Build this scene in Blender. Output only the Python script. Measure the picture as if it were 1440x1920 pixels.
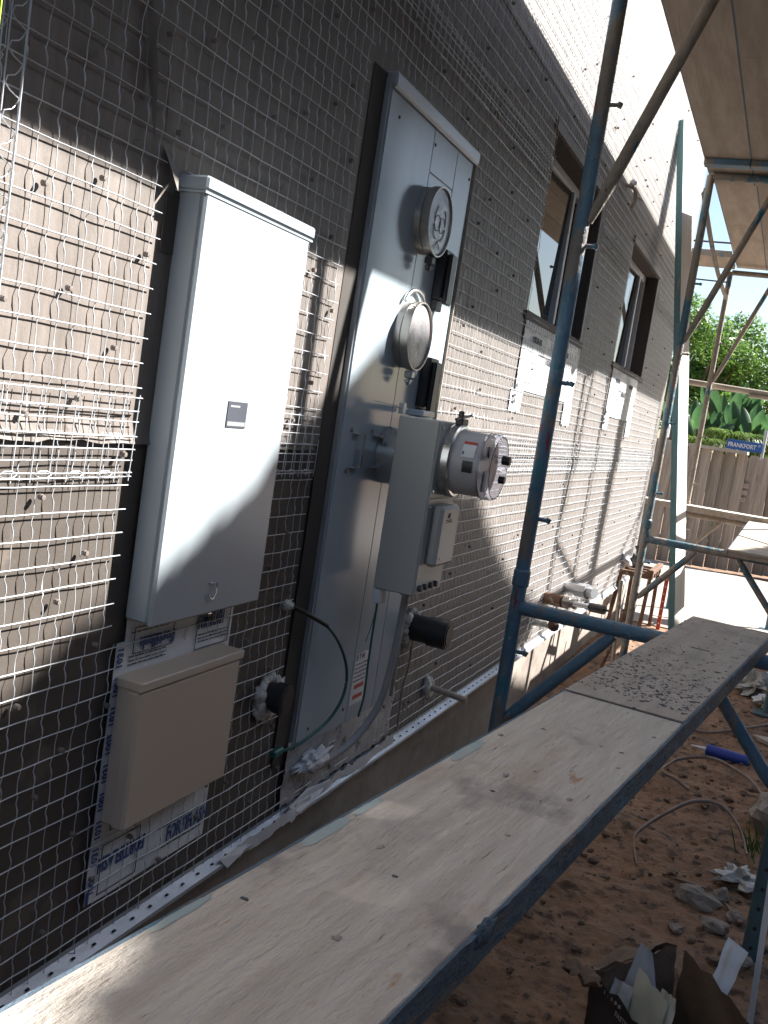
import bpy, math, random
from mathutils import Vector, Matrix, noise
random.seed(7)
R = math.radians
CW = 1.06            # distance from camera to the wall plane (x = 0)
OZ = 1.45            # camera height: coordinates below are relative to eye height, ground is -1.45
for o in list(bpy.data.objects): bpy.data.objects.remove(o)
sc = bpy.context.scene
col = sc.collection

# ------------------------------------------------------------------ camera
cd = bpy.data.cameras.new('camera'); cam = bpy.data.objects.new('camera', cd); col.objects.link(cam)
yaw, pit, rol = R(21.4195), R(-6.13217), R(8.79965)
f = Vector((-math.sin(yaw)*math.cos(pit), math.cos(yaw)*math.cos(pit), math.sin(pit)))
r0 = f.cross(Vector((0, 0, 1))).normalized(); u0 = r0.cross(f)
rr = math.cos(rol)*r0 + math.sin(rol)*u0; uu = rr.cross(f)
m = Matrix((rr, uu, -f)).transposed().to_4x4(); m.translation = Vector((CW, 0, OZ)); cam.matrix_world = m
cd.sensor_fit = 'VERTICAL'; cd.sensor_height = 36.0; cd.lens = 36.0*1870.27/1920
cd.clip_start = 0.02; cd.clip_end = 600
sc.camera = cam
# ------------------------------------------------------------------ light
SUN = Vector((1.0, 0.80, 1.0)).normalized()
w = bpy.data.worlds.new('World'); sc.world = w; w.use_nodes = True
nt = w.node_tree; sky = nt.nodes.new('ShaderNodeTexSky'); sky.sky_type = 'NISHITA'; sky.sun_disc = False
sky.dust_density = 1.0; sky.sun_elevation = math.asin(SUN.z); sky.sun_rotation = math.atan2(SUN.x, SUN.y)
nt.links.new(sky.outputs[0], nt.nodes['Background'].inputs[0]); nt.nodes['Background'].inputs[1].default_value = 0.06
sd = bpy.data.lights.new('sun', 'SUN'); sd.energy = 5.0; sd.angle = R(0.6); sd.color = (1, .965, .925)
so = bpy.data.objects.new('sun', sd); col.objects.link(so)
so.rotation_euler = SUN.to_track_quat('Z', 'Y').to_euler(); so.location = (0, 0, 20)
sc.view_settings.view_transform = 'Standard'; sc.view_settings.look = 'None'
sc.view_settings.exposure = 1.88; sc.view_settings.gamma = 1
sc.render.engine = 'CYCLES'
sc.cycles.max_bounces = 8

# ------------------------------------------------------------------ materials
def mk(name, c1, c2=None, scale=(6, 6, 6), rough=.7, bump=0., bscale=None, metal=0., chips=(), detail=5, spec=.5, cen=.5, wid=.3, extra=None):
    M = bpy.data.materials.new(name); M.use_nodes = True; t = M.node_tree; N = t.nodes; L = t.links
    p = N['Principled BSDF']; p.inputs['Roughness'].default_value = rough; p.inputs['Metallic'].default_value = metal
    p.inputs['Specular IOR Level'].default_value = spec
    tc = N.new('ShaderNodeTexCoord')
    def nz(sc_, det=detail, off=0.):
        mp = N.new('ShaderNodeMapping'); mp.inputs['Scale'].default_value = sc_; mp.inputs['Location'].default_value = (off, off*1.7, off*.3)
        L.new(tc.outputs['Object'], mp.inputs[0]); n = N.new('ShaderNodeTexNoise'); n.inputs['Scale'].default_value = 1
        n.inputs['Detail'].default_value = det; n.inputs['Roughness'].default_value = .62; L.new(mp.outputs[0], n.inputs[0]); return n
    def ramp(n, a, b):
        r = N.new('ShaderNodeValToRGB'); r.color_ramp.elements[0].position = a; r.color_ramp.elements[1].position = b; L.new(n.outputs[0], r.inputs[0]); return r
    def mixc(fac, a, b):
        x = N.new('ShaderNodeMix'); x.data_type = 'RGBA'; L.new(fac, x.inputs[0])
        for v, i in ((a, 6), (b, 7)):
            if isinstance(v, tuple): x.inputs[i].default_value = (*v, 1)
            else: L.new(v, x.inputs[i])
        return x.outputs[2]
    if c2 is None: c2 = tuple(min(1, v*1.18) for v in c1)
    n = nz(scale); cur = mixc(ramp(n, cen-wid/2, cen+wid/2).outputs[0], c1, c2)
    for k, (cc, sc_, th, sf) in enumerate(chips):
        cur = mixc(ramp(nz(sc_, 6, 3.3*(k+1)), th, th+sf).outputs[0], cur, cc)
    L.new(cur, p.inputs['Base Color'])
    if bump:
        b = N.new('ShaderNodeBump'); b.inputs['Strength'].default_value = min(1, bump*1.0); b.inputs['Distance'].default_value = .01*max(1, bump)
        L.new(nz(bscale or scale, 6, 9.1).outputs[0], b.inputs['Height']); L.new(b.outputs[0], p.inputs['Normal'])
    rr_ = N.new('ShaderNodeMapRange'); rr_.inputs[3].default_value = rough*.82; rr_.inputs[4].default_value = min(1, rough*1.2)
    L.new(n.outputs[0], rr_.inputs[0]); L.new(rr_.outputs[0], p.inputs['Roughness'])
    if extra: extra(M, p)
    return M
MT = {}
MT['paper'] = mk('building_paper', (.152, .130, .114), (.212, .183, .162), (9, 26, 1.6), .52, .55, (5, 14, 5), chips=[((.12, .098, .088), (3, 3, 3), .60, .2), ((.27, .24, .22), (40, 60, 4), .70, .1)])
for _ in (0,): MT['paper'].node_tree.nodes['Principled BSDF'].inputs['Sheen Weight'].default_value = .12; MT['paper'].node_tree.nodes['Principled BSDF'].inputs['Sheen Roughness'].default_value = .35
MT['paper_sunlit'] = mk('sunlit_building_paper', (.24, .215, .19), (.33, .30, .27), (9, 26, 1.6), .5, .5, (5, 14, 5), chips=[((.26, .23, .20), (3, 3, 3), .62, .2)])  # paler colour stands in for strong sun on the upper wall
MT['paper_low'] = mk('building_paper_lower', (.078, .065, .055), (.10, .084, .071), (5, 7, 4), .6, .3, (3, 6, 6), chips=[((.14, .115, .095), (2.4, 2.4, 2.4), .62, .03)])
MT['foundation'] = mk('concrete_foundation', (.20, .165, .14), (.32, .28, .24), (3, 3, 5), .9, .5, (20, 20, 20), chips=[((.13, .1, .08), (2, 2, 4), .6, .1)])
MT['galv'] = mk('galvanised_wire', (.66, .70, .74), (.78, .81, .84), (30, 30, 30), .35, metal=.25)
MT['flashing'] = mk('white_flashing', (.62, .64, .66), (.74, .75, .76), (8, 8, 8), .45, .5, (10, 10, 10), chips=[((.40, .40, .41), (5, 5, 5), .62, .15)])
MT['flash_dirty'] = mk('dirty_flashing', (.34, .34, .35), (.50, .50, .50), (14, 14, 14), .45, .8, (16, 16, 16), chips=[((.12, .12, .12), (22, 22, 22), .58, .05)])
MT['ink'] = mk('blue_ink', (.045, .085, .22), None, rough=.6)
MT['ink_black'] = mk('black_ink', (.04, .045, .06), None, rough=.6)
MT['ink_red'] = mk('red_ink', (.42, .06, .04), None, rough=.5)
MT['screed'] = mk('weep_screed_metal', (.42, .45, .48), (.58, .61, .64), (10, 3, 10), .35, .2, (20, 9, 20), metal=.35, chips=[((.35, .36, .36), (8, 14, 8), .6, .1)])
MT['panel_white'] = mk('light_grey_enamel', (.36, .41, .44), (.38, .43, .46), (2, 2, 2), .3, chips=[((.30, .33, .34), (5, 5, 2.2), .63, .12), ((.28, .27, .25), (70, 70, 50), .735, .02)])
MT['panel_side'] = MT['panel_white']
MT['panel_grey'] = mk('grey_blue_enamel', (.38, .45, .50), (.42, .49, .54), (2, 2, .8), .2, chips=[((.32, .38, .42), (6, 6, 1.5), .6, .15), ((.2, .2, .19), (80, 80, 60), .74, .02), ((.46, .50, .52), (60, 60, 60), .72, .05)])
MT['tan'] = mk('tan_enamel', (.55, .455, .36), (.57, .475, .38), (2, 2, 2), .42, chips=[((.36, .30, .24), (6, 6, 2.5), .62, .12), ((.3, .25, .2), (90, 90, 60), .73, .02)])
MT['mbox'] = mk('warm_grey_enamel', (.41, .41, .385), (.44, .44, .41), (2, 2, 2), .4, chips=[((.35, .35, .325), (7, 7, 2.5), .6, .12), ((.16, .15, .14), (80, 80, 60), .73, .02)])
MT['trim'] = mk('panel_trim_metal', (.42, .44, .46), (.50, .52, .54), (6, 6, 6), .35, metal=.5)
MT['bronze'] = mk('meter_ring_metal', (.36, .33, .30), (.46, .42, .38), (10, 10, 10), .3, metal=.75)
MT['steel'] = mk('bright_steel', (.62, .62, .60), (.72, .72, .70), (10, 10, 10), .22, metal=.9)
MT['dark_metal'] = mk('dark_steel', (.05, .05, .052), (.09, .09, .09), (12, 12, 12), .45, metal=.3)
MT['black'] = mk('black_plastic', (.018, .019, .022), (.03, .03, .034), (10, 10, 10), .4)
MT['cover_blue'] = mk('meter_blank_cover', (.50, .60, .66), (.68, .74, .78), (14, 14, 14), .08, .6, (18, 18, 18))
MT['cover_grey'] = mk('meter_blank_plastic', (.36, .34, .36), (.52, .49, .50), (16, 16, 16), .25, .6, (18, 18, 18), chips=[((.75, .75, .76), (22, 22, 9), .64, .05)])
MT['drum'] = mk('meter_body_plastic', (.42, .41, .42), (.46, .45, .46), (4, 4, 4), .3)
MT['pvc'] = mk('grey_conduit', (.36, .35, .34), (.42, .41, .40), (5, 5, 5), .5)
MT['pvc_tan'] = mk('tan_pvc', (.42, .36, .28), (.48, .41, .32), (9, 9, 9), .5)
MT['foam'] = mk('foam_sealant', (.62, .58, .50), (.80, .78, .72), (30, 30, 30), .8, .8, (40, 40, 40))
MT['green_wire'] = mk('green_wire', (.012, .10, .085), (.02, .15, .12), (9, 9, 9), .4)
MT['twine'] = mk('twine', (.36, .27, .18), (.46, .36, .25), (60, 60, 60), .9)
MT['blue_paint'] = mk('chipped_blue_paint', (.075, .165, .245), (.12, .21, .29), (9, 9, 9), .45, .9, (26, 26, 26),
    chips=[((.20, .185, .165), (11, 11, 5), .50, .05), ((.05, .20, .25), (17, 17, 9), .60, .04), ((.30, .055, .045), (13, 13, 3), .655, .02), ((.36, .33, .28), (45, 45, 30), .66, .04)])
MT['dirty_tube'] = mk('plaster_splashed_tube', (.25, .215, .175), (.34, .30, .25), (14, 14, 9), .85, 1.4, (38, 38, 30),
    chips=[((.03, .16, .25), (8, 8, 5), .60, .05), ((.12, .095, .08), (26, 26, 20), .64, .05), ((.30, .05, .04), (15, 15, 9), .70, .02)])
MT['blue_tube'] = mk('blue_tube_with_plaster', (.06, .15, .20), (.10, .19, .235), (9, 9, 9), .5, 1.2, (30, 30, 26),
    chips=[((.27, .235, .195), (9, 9, 4), .44, .06), ((.14, .11, .09), (26, 26, 16), .66, .04)])
def grain(name, c1, c2, dark, sx, sy, crack=.645, b=.5):
    return mk(name, c1, c2, (sx, sy, 20), .8, b, (sx*4, sy*.8, 20), chips=[(dark, (sx*7, sy*.5, 20), crack, .05), (tuple(v*.72 for v in c1), (3, 2.4, 3), .56, .25), ((.34, .20, .12), (9, 2.2, 9), .70, .04)], detail=8)
MT['ply'] = mk('weathered_plywood', (.46, .40, .34), (.62, .56, .49), (48, 3.2, 20), .8, 1.0, (90, 22, 20), cen=.5, wid=.34, detail=9,
    chips=[((.25, .19, .14), (150, 13, 20), .64, .05), ((.40, .30, .22), (9, 3.0, 3), .58, .16), ((.42, .27, .17), (26, 7, 9), .64, .06), ((.30, .26, .23), (5, 3.5, 3), .57, .10), ((.34, .31, .28), (3.5, 2.6, 3), .60, .14), ((.12, .09, .07), (70, 40, 20), .745, .02)])
MT['ply2'] = mk('muddy_plywood', (.36, .31, .26), (.47, .41, .35), (26, 4, 20), .85, .9, (60, 40, 20), chips=[((.06, .055, .05), (44, 30, 20), .615, .03), ((.25, .21, .18), (4, 4, 4), .55, .2)], detail=8)
MT['plyunder'] = mk('plywood_underside', (.25, .20, .155), (.35, .285, .225), (16, 2.5, 10), .85, .5, (40, 4, 10), chips=[((.20, .14, .10), (3, 9, 3), .64, .1), ((.12, .085, .06), (14, 46, 10), .70, .03)], detail=7)
MT['blue_edge'] = mk('blue_painted_edge', (.055, .085, .115), (.09, .135, .175), (20, 5, 20), .7, .8, (50, 22, 50), chips=[((.14, .125, .11), (16, 6, 16), .56, .05), ((.05, .17, .26), (9, 4, 9), .62, .04)])
MT['blue_stain'] = mk('blue_paint_smear', (.26, .34, .35), (.36, .39, .37), (14, 14, 9), .7)
MT['rail_wood'] = mk('weathered_timber', (.36, .31, .25), (.50, .44, .36), (3, 26, 26), .85, .5, (9, 40, 40))
MT['teal_edge'] = mk('teal_painted_edge', (.11, .22, .225), (.16, .28, .28), (9, 9, 3), .7, .4, (20, 20, 8), chips=[((.34, .30, .26), (12, 12, 3), .62, .04)])
MT['board_face'] = mk('pale_board_face', (.55, .50, .45), (.66, .62, .57), (20, 20, 2), .8, .3, (30, 30, 3))
MT['fence'] = mk('weathered_fence_wood', (.20, .17, .145), (.34, .29, .245), (30, 9, 2.0), .9, .4, (60, 20, 5), chips=[((.13, .095, .075), (22, 22, 12), .68, .03)])
MT['dirt'] = mk('brown_dirt', (.18, .10, .056), (.29, .17, .10), (5, 5, 5), .95, 1.0, (40, 40, 40), chips=[((.07, .042, .028), (14, 14, 9), .52, .12), ((.16, .11, .075), (3, 3, 3), .56, .2), ((.26, .18, .13), (60, 60, 60), .68, .04)], detail=9)
MT['clod'] = mk('dirt_clod', (.10, .06, .038), (.21, .15, .105), (22, 22, 22), .95, .8, (60, 60, 60))
MT['slab'] = mk('concrete_slab', (.28, .245, .21), (.38, .34, .295), (2.2, 2.2, 2), .9, .5, (30, 30, 30), chips=[((.30, .24, .19), (1.4, 1.4, 1), .58, .15)])
MT['rock'] = mk('grey_rock', (.20, .17, .145), (.34, .30, .26), (12, 12, 12), .9, .8, (40, 40, 40))
MT['window_frame'] = mk('white_vinyl', (.66, .70, .76), (.72, .76, .82), (4, 4, 4), .4)
MT['red_wood'] = mk('reddish_wood', (.22, .065, .045), (.28, .09, .06), (30, 30, 3), .6)
MT['beige'] = mk('beige_board', (.50, .40, .32), (.56, .45, .36), (9, 9, 2), .7)
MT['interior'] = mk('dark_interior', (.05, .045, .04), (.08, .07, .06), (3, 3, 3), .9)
MT['reveal'] = mk('reveal_paper', (.075, .06, .052), (.11, .09, .08), (9, 9, 3), .7, .4)
MT['glass'] = mk('window_glass', (.012, .015, .016), (.014, .017, .018), (1, 1, 1), .015)
MT['glass'].node_tree.nodes['Principled BSDF'].inputs['IOR'].default_value = 2.1
MT['leaf_a'] = mk('tree_foliage', (.075, .16, .03), (.15, .27, .05), (1.2, 1.2, 1.2), .5, chips=[((.22, .34, .08), (3, 3, 3), .56, .1), ((.03, .07, .02), (2.2, 2.2, 2.2), .6, .1)])
MT['leaf_b'] = mk('broad_leaf', (.03, .075, .028), (.065, .14, .05), (2.5, 2.5, 2.5), .35, chips=[((.12, .25, .06), (4, 4, 3), .58, .1)])
MT['leaf_c'] = mk('grassy_leaf', (.10, .19, .03), (.22, .30, .07), (4, 4, 4), .5)
for k in ('leaf_a', 'leaf_b', 'leaf_c'):
    p = MT[k].node_tree.nodes['Principled BSDF']; p.inputs['Subsurface Weight'].default_value = 0
    t = MT[k].node_tree; tr = t.nodes.new('ShaderNodeBsdfTranslucent'); ms = t.nodes.new('ShaderNodeMixShader'); ms.inputs[0].default_value = .5
    src = p.inputs['Base Color'].links[0].from_socket; t.links.new(src, tr.inputs[0])
    out = t.nodes['Material Output']; t.links.new(p.outputs[0], ms.inputs[1]); t.links.new(tr.outputs[0], ms.inputs[2]); t.links.new(ms.outputs[0], out.inputs[0])
MT['leaf_dark'] = mk('evergreen_foliage', (.03, .06, .02), (.05, .09, .03), (2, 2, 2), .6)
MT['blocker_siding'] = mk('dark_blocker_siding', (.045, .04, .036), (.07, .062, .055), (2, 9, 9), .85)  # kept dark to cut fill light from the added house and fence
MT['bark'] = mk('bark', (.12, .09, .06), (.2, .15, .11), (12, 12, 3), .9, .7)
MT['sign_blue'] = mk('street_sign_blue', (.02, .11, .34), (.03, .13, .38), (3, 3, 3), .4)
MT['white'] = mk('white_paint', (.74, .74, .74), (.8, .8, .8), (6, 6, 6), .5)
MT['caulk_blue'] = mk('caulk_tube_blue', (.012, .04, .26), (.02, .06, .36), (8, 8, 8), .4, chips=[((.09, .06, .05), (13, 13, 13), .60, .03)])
MT['strip'] = mk('bent_grey_strip', (.26, .20, .17), (.38, .31, .27), (18, 18, 18), .7, chips=[((.40, .25, .20), (5, 5, 5), .58, .06)])
MT['plastic'] = mk('crumpled_plastic', (.42, .41, .38), (.56, .55, .52), (9, 9, 9), .35, 1, (20, 20, 20))
MT['card_dark'] = mk('dark_printed_cardboard', (.022, .02, .022), (.04, .036, .036), (7, 7, 7), .55, .3)
MT['card_brown'] = mk('brown_cardboard', (.17, .115, .072), (.22, .15, .10), (9, 9, 9), .85, .5, (30, 30, 30))
MT['card_flap'] = mk('grey_brown_cardboard', (.085, .068, .055), (.105, .085, .07), (9, 9, 9), .85, .3)
MT['paper_cream'] = mk('cream_paper', (.48, .45, .34), (.54, .51, .39), (5, 5, 5), .8, .3)
MT['paper_grey'] = mk('grey_paper', (.32, .33, .35), (.38, .39, .41), (5, 5, 5), .8, .3)
MT['rust'] = mk('rusty_metal', (.11, .058, .036), (.19, .11, .07), (20, 20, 20), .85, .8, (40, 40, 40), chips=[((.32, .27, .22), (18, 18, 18), .60, .06)])
MT['grey_blue_metal'] = mk('grey_blue_leg_paint', (.06, .12, .145), (.09, .16, .185), (10, 10, 10), .5, .4, (30, 30, 30))
MT['lime'] = mk('lime_string', (.45, .75, .03), (.5, .8, .05), (9, 9, 9), .6)
MT['washer'] = mk('fibre_washer', (.15, .12, .10), (.24, .21, .19), (30, 30, 30), .7)
MT['grass'] = mk('weed', (.05, .12, .02), (.09, .18, .04), (9, 9, 9), .6)

def vary(M, lo_, hi_):
    t = M.node_tree; p = t.nodes['Principled BSDF']; src = p.inputs['Base Color'].links[0].from_socket; oi = t.nodes.new('ShaderNodeObjectInfo')
    mr = t.nodes.new('ShaderNodeMapRange'); mr.inputs[3].default_value = lo_; mr.inputs[4].default_value = hi_; t.links.new(oi.outputs['Random'], mr.inputs[0])
    hs = t.nodes.new('ShaderNodeHueSaturation'); t.links.new(mr.outputs[0], hs.inputs['Value']); t.links.new(src, hs.inputs['Color']); t.links.new(hs.outputs[0], p.inputs['Base Color'])
vary(MT['fence'], .68, 1.25); vary(MT['plyunder'], .85, 1.15)
# ------------------------------------------------------------------ mesh builder
class MB:
    def __init__(s): s.v = []; s.f = []; s.sm = []
    def add(s, vs, fs, smooth=False):
        b = len(s.v); s.v += [tuple(v) for v in vs]; s.f += [tuple(i+b for i in q) for q in fs]; s.sm += [smooth]*len(fs); return s
    def box(s, a, b, M=None, bev=0.):
        (x0, y0, z0), (x1, y1, z1) = a, b
        x0, x1 = min(x0, x1), max(x0, x1); y0, y1 = min(y0, y1), max(y0, y1); z0, z1 = min(z0, z1), max(z0, z1)
        if bev:
            e = min(bev, (x1-x0)*.45, (y1-y0)*.45, (z1-z0)*.45)
            vs = []
            ix = {}
            for sx in (0, 1):
                for sy in (0, 1):
                    for sz in (0, 1):
                        X = (x0, x1)[sx]; Y = (y0, y1)[sy]; Z = (z0, z1)[sz]; ex = (e, -e)[sx]; ey = (e, -e)[sy]; ez = (e, -e)[sz]
                        for k, q in enumerate(((X, Y+ey, Z+ez), (X+ex, Y, Z+ez), (X+ex, Y+ey, Z))):
                            ix[(sx, sy, sz, k)] = len(vs); vs.append(q)
            fs = []
            for sx in (0, 1):
                q = [ix[(sx, a_, b_, 0)] for a_, b_ in ((0, 0), (1, 0), (1, 1), (0, 1))]; fs.append(q if sx else q[::-1])
            for sy in (0, 1):
                q = [ix[(a_, sy, b_, 1)] for a_, b_ in ((0, 0), (0, 1), (1, 1), (1, 0))]; fs.append(q if sy else q[::-1])
            for sz in (0, 1):
                q = [ix[(a_, b_, sz, 2)] for a_, b_ in ((0, 0), (1, 0), (1, 1), (0, 1))]; fs.append(q if sz else q[::-1])
            for sx in (0, 1):
                for sy in (0, 1): q = [ix[(sx, sy, 0, 0)], ix[(sx, sy, 1, 0)], ix[(sx, sy, 1, 1)], ix[(sx, sy, 0, 1)]]; fs.append(q if sx == sy else q[::-1])
            for sx in (0, 1):
                for sz in (0, 1): q = [ix[(sx, 0, sz, 0)], ix[(sx, 0, sz, 2)], ix[(sx, 1, sz, 2)], ix[(sx, 1, sz, 0)]]; fs.append(q if sx == sz else q[::-1])
            for sy in (0, 1):
                for sz in (0, 1): q = [ix[(0, sy, sz, 1)], ix[(1, sy, sz, 1)], ix[(1, sy, sz, 2)], ix[(0, sy, sz, 2)]]; fs.append(q if sy == sz else q[::-1])
            for sx in (0, 1):
                for sy in (0, 1):
                    for sz in (0, 1):
                        q = [ix[(sx, sy, sz, k)] for k in range(3)]; fs.append(q if (sx+sy+sz) % 2 else q[::-1])
        else:
            vs = [(x, y, z) for x in (x0, x1) for y in (y0, y1) for z in (z0, z1)]
            fs = [(0, 1, 3, 2), (4, 6, 7, 5), (0, 4, 5, 1), (2, 3, 7, 6), (0, 2, 6, 4), (1, 5, 7, 3)]
        if M: vs = [M @ Vector(v) for v in vs]
        return s.add(vs, fs)
    def tube(s, pts, r, n=10, cap=True, smooth=True, flat=None):
        pts = [Vector(p) for p in pts]; rs = r if isinstance(r, (list, tuple)) else [r]*len(pts)
        ref = None; rings = []
        for i, p in enumerate(pts):
            d = (pts[min(i+1, len(pts)-1)]-pts[max(i-1, 0)]).normalized()
            if ref is None: ref = Vector((0, 0, 1)) if abs(d.z) < .9 else Vector((1, 0, 0))
            a = d.cross(ref).normalized(); b = d.cross(a).normalized(); ref = -b if False else ref
            rings.append([p + (a*math.cos(2*math.pi*k/n) + b*math.sin(2*math.pi*k/n)*(flat or 1))*rs[i] for k in range(n)])
        vs = [v for q in rings for v in q]; fs = []
        for i in range(len(pts)-1):
            for k in range(n): fs.append((i*n+k, i*n+(k+1) % n, (i+1)*n+(k+1) % n, (i+1)*n+k))
        s.add(vs, fs, smooth)
        if cap:
            s.add(rings[0], [tuple(range(n))]); s.add(rings[-1], [tuple(range(n))[::-1]])
        return s
    def lathe(s, prof, c, ax='x', n=40, smooth=True):   # prof: (distance along axis, radius)
        for i in range(len(prof)-1):
            vs = []
            for t, r in prof[i:i+2]:
                for k in range(n):
                    a = 2*math.pi*k/n; ca, sa = r*math.cos(a), r*math.sin(a)
                    vs.append((c[0]+t, c[1]+ca, c[2]+sa) if ax == 'x' else (c[0]+ca, c[1]+t, c[2]+sa) if ax == 'y' else (c[0]+ca, c[1]+sa, c[2]+t))
            s.add(vs, [(k, (k+1) % n, n+(k+1) % n, n+k) for k in range(n)], smooth)
        return s
    def blob(s, c, r, seed=0, amp=.35, n=10, fr=2.0, smooth=True):
        c = Vector(c); r = Vector(r) if hasattr(r, '__len__') else Vector((r, r, r)); vs = []
        for i in range(n+1):
            th = math.pi*i/n
            for k in range(n*2):
                ph = math.pi*k/n; d = Vector((math.sin(th)*math.cos(ph), math.sin(th)*math.sin(ph), math.cos(th)))
                q = 1+amp*noise.noise(d*fr+Vector((seed*3.7, seed*1.3, seed)))*1.6
                vs.append(c+Vector((d.x*r.x, d.y*r.y, d.z*r.z))*q)
        fs = [(i*2*n+k, (i+1)*2*n+k, (i+1)*2*n+(k+1) % (2*n), i*2*n+(k+1) % (2*n)) for i in range(n) for k in range(2*n)]
        return s.add(vs, fs, smooth)
def origin(o):
    v = Vector((0, 0, -OZ))
    q = o; l = Vector()
    while q: l += q.location; q = q.parent
    return l+v if o else v
def obj(name, mb, mat, parent=None, local=False, loc=None):
    off = Vector()
    if not local:
        off = origin(parent) if parent else (Vector(loc) if loc else Vector())
    me = bpy.data.meshes.new(name); me.from_pydata([tuple(Vector(v)-off) for v in mb.v], [], mb.f); me.update()
    me.polygons.foreach_set('use_smooth', mb.sm)
    me.materials.append(MT[mat] if isinstance(mat, str) else mat)
    o = bpy.data.objects.new(name, me); col.objects.link(o)
    if parent: o.parent = parent
    else: o.location = off+Vector((0, 0, OZ))
    return o
def tag(o, label, cat, group=None):
    o['label'] = label; o['category'] = cat
    if group: o['group'] = group
    return o
def thing(name, label, cat, loc, rotz=0, group=None):
    o = bpy.data.objects.new(name, None); col.objects.link(o); o.empty_display_size = .1
    o.location = Vector(loc)+Vector((0, 0, OZ)); o.rotation_euler = (0, 0, rotz); return tag(o, label, cat, group)
def struct(name, mb, mat, loc=(0, 0, 0)):
    o = obj(name, mb, mat, loc=loc); o['kind'] = 'structure'; return o
def dup(root, loc, label=None, group=None, rotz=None):
    r = root.copy(); col.objects.link(r); r.location = Vector(loc)+Vector((0, 0, OZ))
    if rotz is not None: r.rotation_euler = (0, 0, rotz)
    if label: r['label'] = label
    if group: r['group'] = group
    for ch in list(root.children):
        c = ch.copy(); col.objects.link(c); c.parent = r
        for g in ch.children:
            d = g.copy(); col.objects.link(d); d.parent = c
    return r
def text_mb(mb, txt, size, place, depth=.0006, bold=.0, sx=1.):
    """flat extruded lettering; place(u, v, w) maps text coordinates into the scene"""
    cu = bpy.data.curves.new('lettering', 'FONT'); cu.body = txt; cu.size = size; cu.extrude = depth; cu.offset = bold; cu.resolution_u = 2
    o = bpy.data.objects.new('lettering', cu); col.objects.link(o)
    me = bpy.data.meshes.new_from_object(o.evaluated_get(bpy.context.evaluated_depsgraph_get()))
    vs = [place(v.co.x*sx, v.co.y, v.co.z) for v in me.vertices]; fs = [tuple(p.vertices) for p in me.polygons]
    mb.add(vs, fs); bpy.data.objects.remove(o); bpy.data.meshes.remove(me); bpy.data.curves.remove(cu)
    return mb
def onwall(x, y, z, flip=False, tilt=0.):
    c, s_ = math.cos(tilt), math.sin(tilt)
    def p(u, v, w_):
        if flip: u, v = -u, -v
        return (x+w_, y+u*c-v*s_, z+u*s_+v*c)
    return p
def wob(y, z, a=1.): return noise.noise(Vector((y*3.1, z*2.3, 1.7)))*a

# ================================================================== SETTING: ground, slab
def axis(segs):
    out = [segs[0][0]]
    for a, b, n in segs:
        for i in range(1, n+1): out.append(a+(b-a)*i/n)
    return out
xs = axis([(-120, -2, 8), (-2, .1, 6), (.1, 2.3, 170), (2.3, 6, 12), (6, 120, 8)])
ys = axis([(-80, .5, 8), (.5, 1.6, 10), (1.6, 6.2, 360), (6.2, 8.4, 50), (8.4, 30, 12), (30, 300, 8)])
def gh(x, y):
    if not (.0 < x < 2.6 and 1.2 < y < 8.5): return 0 if y < 8.3 else -.03
    k = min(1, x/.1, (2.6-x)/.3, (y-1.2)/.3); k *= min(1, max(0, (8.35-y)/.4))
    p = Vector((x, y, 0))
    h = .042*noise.noise(p*1.9)+.020*noise.noise(p*5.1)+.013*abs(noise.noise(p*13))+.014*max(0, noise.noise(p*27+Vector((3, 1, 0))))+.007*noise.noise(p*52)
    h += .05*max(0, noise.noise(p*2.6+Vector((9, 4, 2)))-.25)
    return h*k
g = MB(); nx = len(xs)
g.add([(x, y, -1.452+gh(x, y)) for y in ys for x in xs], [(j*nx+i, j*nx+i+1, (j+1)*nx+i+1, (j+1)*nx+i) for j in range(len(ys)-1) for i in range(nx-1)], True)
struct('ground', g, 'dirt')
s = MB(); s.box((.04, 8.32, -1.60), (9, 13.1, -1.44)); s.box((-9, 8.80, -1.60), (.03, 13.1, -1.4405)); struct('concrete_slab', s, 'slab', (2, 10, -1.5))
cl = MB()
for i in range(2600):
    x = random.uniform(.15, 1.9); y = 1.9+5.9*random.random()**1.3; rr_ = random.choice((.003, .003, .004, .004, .005, .006, .008, .012, .003, .004, .016))*random.uniform(.6, 1.3)
    z_ = -1.452+gh(x, y)
    cl.blob((x, y, z_+rr_*.3), (rr_*random.uniform(.7, 1.5), rr_*random.uniform(.7, 1.5), rr_*.6), i, .45, 4, 1.4, False)
o = obj('dirt_clods', cl, 'clod', loc=(1, 4, -1.45)); o['kind'] = 'stuff'; tag(o, 'small brown clods and chips scattered over the bare dirt', 'clods')

# ================================================================== BUILDING
B = thing('building', 'house wall covered in brown paper and stucco wire mesh with two recessed windows', 'building', (-.5, 3.5, -1.45))
YW = [-2.2, 3.90, 4.97, 5.98, 7.18, 8.65]; ZW = [-1.10, -.12, .45, 1.14, 1.27]
up, lo = MB(), MB()
for i in range(5):
    for j in range(4):
        if i in (1, 3) and j == 2: continue
        if j == 0: continue
        up.box((-.25, YW[i], ZW[j]), (0, YW[i+1], ZW[j+1]))
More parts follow.
